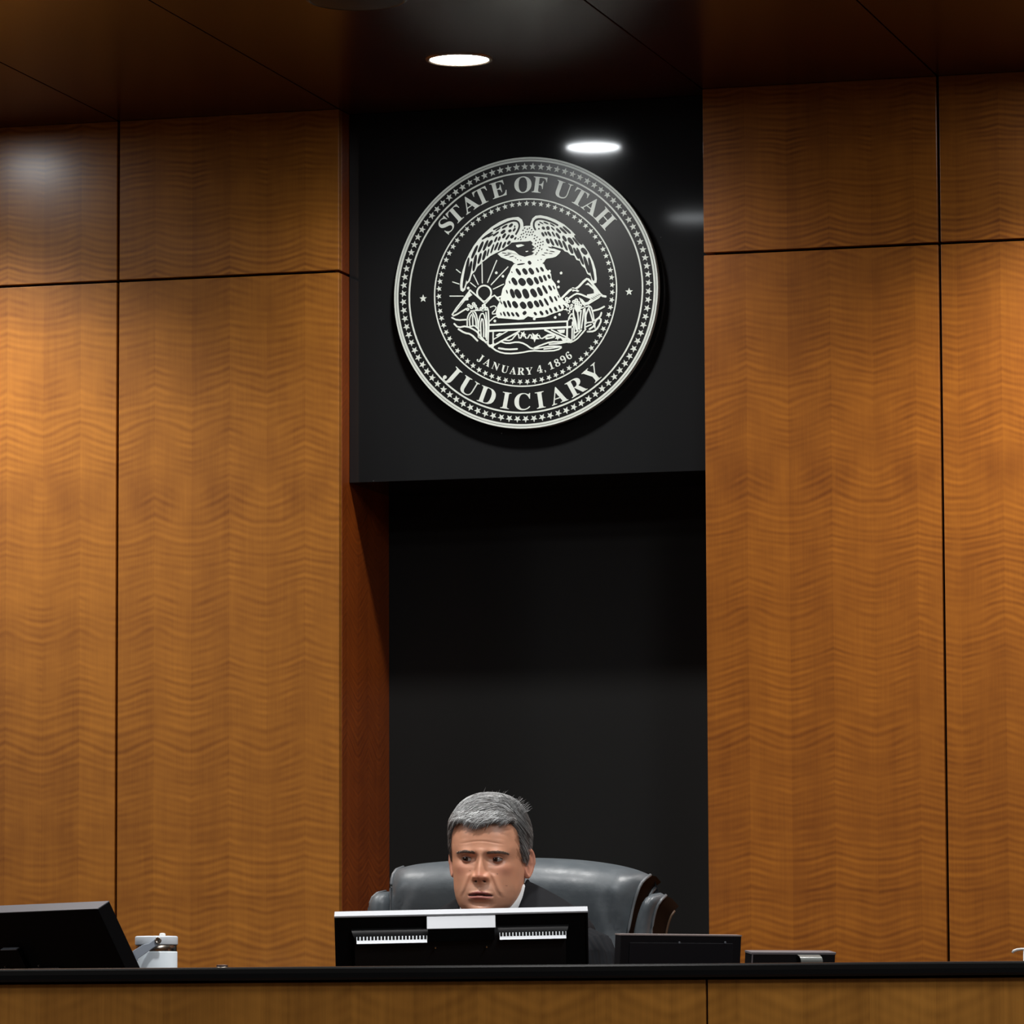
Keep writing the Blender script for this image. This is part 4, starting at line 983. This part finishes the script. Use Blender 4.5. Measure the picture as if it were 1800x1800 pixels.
# ears
def ear(side):
    m = MB(); rows = []; cols = []
    n_ = 36
    for r in (0, .2, .38, .52, .64, .76, .88, .96, 1.02, 1.0, .9):
        row = []
        for k in range(n_):
            a = 2*PI*k/n_
            u = 15.5*math.cos(a)*(1+.10*math.sin(a)); v_ = 29*math.sin(a)*(1 if math.sin(a) > 0 else 1.0)
            if math.sin(a) < 0: u *= 1-.38*abs(math.sin(a))**2
            front = max(0, math.cos(a))
            prof_ = interp([(1.03, 2.0), (.96, 6.2), (.88, 7.5), (.76, 5.0), (.64, 2.2), (.52, 4.2), (.38, 1.0), (.2, -3), (0, -4)][::1], r) if r < 1.02 else (4 if r > 1.01 else 2)
            if math.sin(a) < -.6: prof_ = max(prof_, 3.6)
            idx = rows.__len__()
            if idx == 9: prof_ = -1.
            if idx == 10: prof_ = -5.
            out = prof_*(1-.35*front)
            # ear plane: stands off the head to the back
            uu = u*r; back = -uu
            off = 6+(-uu)*.46+out
            x = side*(67.5+off+(3 if v_ > 0 else 0)*r*.6); y = -10+uu*.88; z = -6+v_*r
            row.append(H2W(V((x-side*2.5, y, z))))
            q = .75 if idx in (0, 1, 2) else 1.
            cols.append((.68*q, .31*q, .21*q))
        rows.append(row)
    m.grid(rows, closed=True); m.c = cols
    m.f.append(tuple(range(n_))); m.mi.append(0)
    m.build('ear', M_SKIN, jd, smooth=True)
ear(-1); ear(1)

# hair
def hairline(phi):
    """lowest z of the hair cap for an angle from the face"""
    a = abs(math.degrees(phi))
    return interp([(-180, -60), (-150, -62), (-120, -40), (-100, -18), (-88, -16), (-80, -4), (-70, -6), (-62, 6), (-57, 30), (-52, 50), (-40, 62), (-20, 64), (0, 62)][::-1], -a)
def hair_pt(phi, z, off): 
    p = head_pt(phi, z, False)
    q = head_pt(phi, z-2, False); n0 = V((p.x/75**2, p.y/95**2, (z-15)/100**2)).normalized()
    top = max(0, (z-40)/78); vol = 7.5*top+2.0
    vol += 5.*math.exp(-((z-68)/16)**2)*max(0, math.cos(phi))     # front quiff
    vol += 2.5*math.exp(-((z-40)/30)**2)*abs(math.sin(phi))
    return p+n0*(vol+off), n0
M_HAIR = NT('hair'); _c = M_HAIR.n('ShaderNodeVertexColor', layer_name='Col').outputs[0]
M_HAIR.P(Base_Color=_c, Roughness=.38); M_HAIR.b.inputs['Specular IOR Level'].default_value = .6; M_HAIR = M_HAIR.m
rows = []; cols = []
for i in range(30):
    t = i/29; row = []
    for k in range(96):
        ph = -PI+2*PI*k/96; hl = hairline(math.copysign(max(0, abs(ph)-(.10 if abs(ph) < 1.5 else 0)), ph))+5
        z = 117.5-(117.5-hl)*t**1.0
        p, n_ = hair_pt(ph, z, -2.5-(4.5 if t > .97 else 0))
        row.append(H2W(p)); cols.append((.13, .128, .125))
    rows.append(row)
m = MB().grid(rows, closed=True); m.c = cols; m.f.append(tuple(range(96))); m.mi.append(0)
hair = m.build('hair', M_HAIR, jd, smooth=True)
def hcol(z, x, ph):
    base = random.choice(((.55, .56, .56), (.42, .43, .43), (.28, .28, .28), (.12, .115, .11), (.62, .63, .63), (.20, .19, .185)))
    k = .78
    if x > 38 and z > 55 and random.random() < .75: k = .3        # darker patch near the parting
    return tuple(q*k for q in base)
m = MB(); rng = random.Random(11)
def strand(pts, r, col): m.tube([H2W(p) for p in pts], [r*.001*s for s in ([.8]+[1]*(len(pts)-2)+[.25])], 3, cap=False, col=col)
part_x = 40.
def scalp_from_xy(x, y):
    """surface point of the crown over (x, y) in mm"""
    ph = math.atan2(x/74., y/95.); lo, hi = 20., 117.9
    for _ in range(14):
        mid = (lo+hi)/2; p = head_pt(ph, mid, False)
        if math.hypot(p.x, p.y) > math.hypot(x, y): lo = mid
        else: hi = mid
    return ph, (lo+hi)/2
cnt = 0
# crown and fringe: combed from the parting across to viewer's left, front wave falling on the forehead
for _ in range(4300):
    x = rng.uniform(-70, 62); y = rng.uniform(-85, 84)
    if (x/73)**2+((y-(-4))/94)**2 > .98: continue
    ph, z = scalp_from_xy(x, y)
    if z < 28: continue
    pts = []; cx_, cy_ = x, y; L = rng.uniform(26, 48); nseg = 7; lift = rng.uniform(-.5, 2.2); w0 = rng.uniform(-.3, .3)
    front = max(0, min(1, (y-25)/45))
    for s in range(nseg):
        t = s/(nseg-1)
        ph_, z_ = scalp_from_xy(cx_, cy_)
        p, n_ = hair_pt(ph_, z_, lift+1.6*math.sin(PI*t))
        if front > .3 and t > .5: p += V((0, 1.5*front*t, -9*front*(t-.5)**1.2*2*.6))
        pts.append(p)
        dirx = -1.; diry = -.15+.75*front*(1-t)-.5*(1-front)*.5+w0*.5+.35*math.sin(t*3+x*.05)*front
        st = L/nseg; d_ = math.hypot(dirx, diry); cx_ += dirx/d_*st; cy_ += diry/d_*st
        rr = (cx_/72)**2+((cy_+4)/92)**2
        if rr > .97: k = math.sqrt(.97/rr); cx_ *= k; cy_ = (cy_+4)*k-4
    strand(pts, rng.uniform(.28, .5), hcol(z, x, ph)); cnt += 1
# fringe: strands rooted at the front edge, arched up and over, falling left on the forehead
for _ in range(1200):
    x = rng.uniform(-54, 58); u = rng.random(); z0 = 66+u*16
    ph = math.asin(max(-.95, min(.95, x/72.)))
    pts = []; L = rng.uniform(20, 34); lift0 = rng.uniform(0, 2.)
    for s in range(8):
        t = s/7; xx = x-L*t*.9; ph_ = math.asin(max(-.97, min(.97, xx/73.)))
        zz = z0+5*math.sin(PI*t*.9)-t*t*(12+6*math.sin(x*.11))
        p, n_ = hair_pt(ph_, zz, lift0+2.5*math.sin(PI*t*.9)); pts.append(p)
    strand(pts, rng.uniform(.3, .5), hcol(60, x, ph))
# sides and back: brushed back and down
for _ in range(4200):
    ph = rng.uniform(math.radians(52), math.radians(180))*rng.choice((-1, 1)); hl = hairline(ph)
    z = rng.uniform(hl-1, 102)
    if abs(math.degrees(ph)) < 60 and z < 22 and rng.random() < .6: continue
    pts = []; L = rng.uniform(14, 26); a = ph; zz = z; sg = math.copysign(1, ph); lift = rng.uniform(-1, 1.2)
    for s in range(5):
        t = s/4; p, n_ = hair_pt(a, zz, lift+1.8*t); pts.append(p)
        a += sg*math.radians(L*.55/4*1.3); zz -= L/4*.75
        if zz < hl-2: break
        if abs(a) > PI: a = sg*PI
    if len(pts) > 2: strand(pts, rng.uniform(.28, .45), hcol(z, 0, ph))
# loose ends at the cowlick by the parting
for _ in range(46):
    x = rng.uniform(40, 62); y = rng.uniform(-30, 45); ph, z = scalp_from_xy(x, y)
    if z < 50: continue
    p, n_ = hair_pt(ph, z, 0); d_ = V((rng.uniform(.5, 1), rng.uniform(-.3, .3), rng.uniform(.0, .9))).normalized(); L = rng.uniform(7, 16)
    strand([p, p+n_*3+d_*L*.35, p+n_*4+d_*L*.7+V((0, 0, .5)), p+n_*3+d_*L], .3, hcol(40, 50, 0))
for _ in range(9):
    x = rng.uniform(-20, 34); y = rng.uniform(-30, 30); ph, z = scalp_from_xy(x, y)
    p, n_ = hair_pt(ph, z, 1); L = rng.uniform(7, 15); d_ = V((rng.uniform(-.4, .8), 0, 1)).normalized()
    strand([p, p+d_*L*.5, p+d_*L+V((2, 0, 0))], .22, (.5, .5, .5))
m.build('hair_strands', M_HAIR, hair, smooth=True)
# eyebrows
for side in (-1, 1):
    m = MB()
    for _ in range(330):
        t = rng.random(); ax = 11+t*39; z = 9.3+2.6*math.sin(min(1, t*1.25)*PI*.62)-4*max(0, t-.75)*2+rng.uniform(-2.9, 2.9)*(.75+.5*t if t < .5 else 1.3-.7*t)
        ph = math.asin(min(.98, ax/78.)); 
        for _k in range(6):
            p = head_pt(ph*side, z); ph += (ax-abs(p.x))/90.
        p = head_pt(ph*side, z); L = rng.uniform(4, 8)
        p2 = head_pt((ph+L/120)*side, z+L*.35-3*t); 
        m.tube([H2W(p+V((0, -.3, 0))), H2W((p+p2)/2+V((0, 1.1, 0))), H2W(p2+V((0, .8, 0)))], [.0003, .00032, .0001], 3, cap=False, col=rng.choice(((.12, .078, .058), (.18, .12, .09), (.30, .22, .17))))
    m.build('eyebrow', M_HAIR, jd, smooth=True)

# shirt collar and robe
M_SH = simple('white_shirt', (.80, .82, .84), .7)
M_ROBE = NT('black_robe'); _p = M_ROBE.n('ShaderNodeNewGeometry').outputs['Position']
M_ROBE.P(Base_Color=M_ROBE.mix(M_ROBE.noise(_p, 60., 3.), rgb(.0055, .006, .0075), rgb(.010, .011, .014)), Roughness=.85)
M_ROBE.b.inputs['Specular IOR Level'].default_value = .2
M_ROBE.bump(M_ROBE.noise(_p, 500., 2.), .2, .0006); M_ROBE = M_ROBE.m
NC = V((HC.x+.004, HC.y+.022, 0))
m = MB(); rows = []
for rr, dz, fr in ((.97, -.002, 0), (1.0, 0, 0), (1.03, -.004, 0), (1.09, -.02, .004), (1.13, -.045, .01), (1.02, -.05, 0)):
    row = []
    for k in range(65):
        a = math.radians(-158+316*k/64)+PI/2*0; s_, c_ = math.sin(a), math.cos(a)     # opening at the front (a = 180)
        zz = HC.z-.050-.060*(abs(a)/PI)**3+.012*s_
        row.append((NC.x+s_*.0625*rr, NC.y+c_*.066*rr-.008*(abs(a)/PI)**3, zz+dz))
    rows.append(row)
m.grid(rows); m.build('shirt_collar', M_SH, jd, smooth=True)
# robe: neck opening down over the shoulders to the waist
def robe_ring(t, a):
    """t 0 neck .. 1 hem; a angle, 0 = back, pi = front"""
    W_ = interp([(-1, .190), (-.75, .185), (-.5, .180), (-.34, .180), (-.24, .162), (-.14, .125), (-.07, .090), (0, .0655)][::-1], -t)
    D_ = interp([(-1, .165), (-.6, .150), (-.34, .142), (-.2, .128), (-.1, .100), (0, .074)][::-1], -t)
    Z_ = interp([(-1, .885), (-.75, HC.z-.38), (-.5, HC.z-.205), (-.34, HC.z-.140), (-.24, HC.z-.112), (-.14, HC.z-.086), (-.07, HC.z-.066), (0, HC.z-.054)][::-1], -t)
    s_, c_ = math.sin(a), math.cos(a)
    front = max(0, -c_)
    dz = -.105*front**1.6*(1-t)**2*(1 if t < .5 else 0)+.012*s_*(1-t)-.012*max(0, c_)*0
    # shoulders drop away to the sides, centre front and back lie lower on the chest
    cx_ = NC.x+(BX-NC.x)*min(1, t*3)
    x = cx_+W_*math.copysign(abs(s_)**(.9 if t < .2 else .75), s_); y = HC.y+.028+D_*c_-.015*t
    pl = 0
    if t > .3: pl = .0045*math.sin(a*46)*min(1, (t-.3)*4)*(abs(s_) > .2)
    z = Z_+dz-.02*(1-abs(s_))*min(1, max(0, t-.1)*8)*max(0, 1-t)
    return V((x+pl*s_, y+pl*c_, z))
rows = []
for i in range(41):
    t = i/40; rows.append([robe_ring(t, 2*PI*k/144) for k in range(144)])
m = MB().grid(rows, closed=True)
inner = [[V((NC.x+(p.x-NC.x)*f, HC.y+.028+(p.y-HC.y-.028)*f, p.z+dz)) for p in rows[0]] for f, dz in ((1., 0), (.97, .004), (.93, 0), (.92, -.03))]
m.grid(inner, closed=True)
robe = m.build('robe', M_ROBE, jd, smooth=True)
# yoke facing and sleeves with gathered heads
def sleeve(side, pts, rad, nm):
    m = MB(); rows = []; P = pts; NS = 60
    for i in range(NS+1):
        t = i/NS; s = t*(len(P)-1); k = min(int(s), len(P)-2); f = s-k; f = f*f*(3-2*f)
        c = P[k].lerp(P[k+1], f); r = rad[k]+(rad[k+1]-rad[k])*f
        tg = (P[min(k+1, len(P)-1)]-P[k]).normalized(); tg = tg.lerp((P[min(k+2, len(P)-1)]-P[min(k+1, len(P)-2)]).normalized(), f*.5).normalized()
        a_ = tg.cross(V((0, 1, 0))).normalized(); b_2 = a_.cross(tg)
        row = []
        for q in range(300):
            an = 2*PI*q/300
            pleat = .0030*math.sin(an*30+3*math.sin(t*6))*math.exp(-((t-.25)/.25)**2)*(.5+.5*math.sin(an+1.0))+.004*math.sin(an*7+t*8)*min(1, t*2)
            row.append(c+a_*((r+pleat)*math.cos(an))+b_2*((r+pleat)*math.sin(an)))
        rows.append(row)
    m.grid(rows, closed=True); m.f.append(tuple(range(300))); m.mi.append(0)
    m.build(nm, M_ROBE, robe, smooth=True)
shR, elR, wrR = armR; shL, elL, wrL = armL
sleeve(1, [V((BX+.095, HC.y+.02, HC.z-.165)), V((BX+.146, HC.y+.000, HC.z-.200)), V((BX+.163, HC.y-.015, HC.z-.28)), elR+V((-.015, .01, .012)), wrR+V((.0, .03, .015))], [.056, .084, .080, .068, .062], 'sleeve')
sleeve(-1, [V((BX-.095, HC.y+.02, HC.z-.178)), V((BX-.146, HC.y+.000, HC.z-.213)), V((BX-.163, HC.y-.015, HC.z-.28)), elL+V((.015, .01, .012)), wrL+V((.0, .03, .015))], [.056, .084, .080, .068, .062], 'sleeve')

m = MB()
for side in (-1, 1):
    m.tube([V((BX+side*.085, -.55, .985)), V((BX+side*.10, -.80, .975)), V((BX+side*.11, -.90, .945)), V((BX+side*.11, -.91, .80)), V((BX+side*.11, -.89, .60))], [.105, .10, .085, .085, .10], 28)
m.build('robe_skirt', M_ROBE, robe, smooth=True)
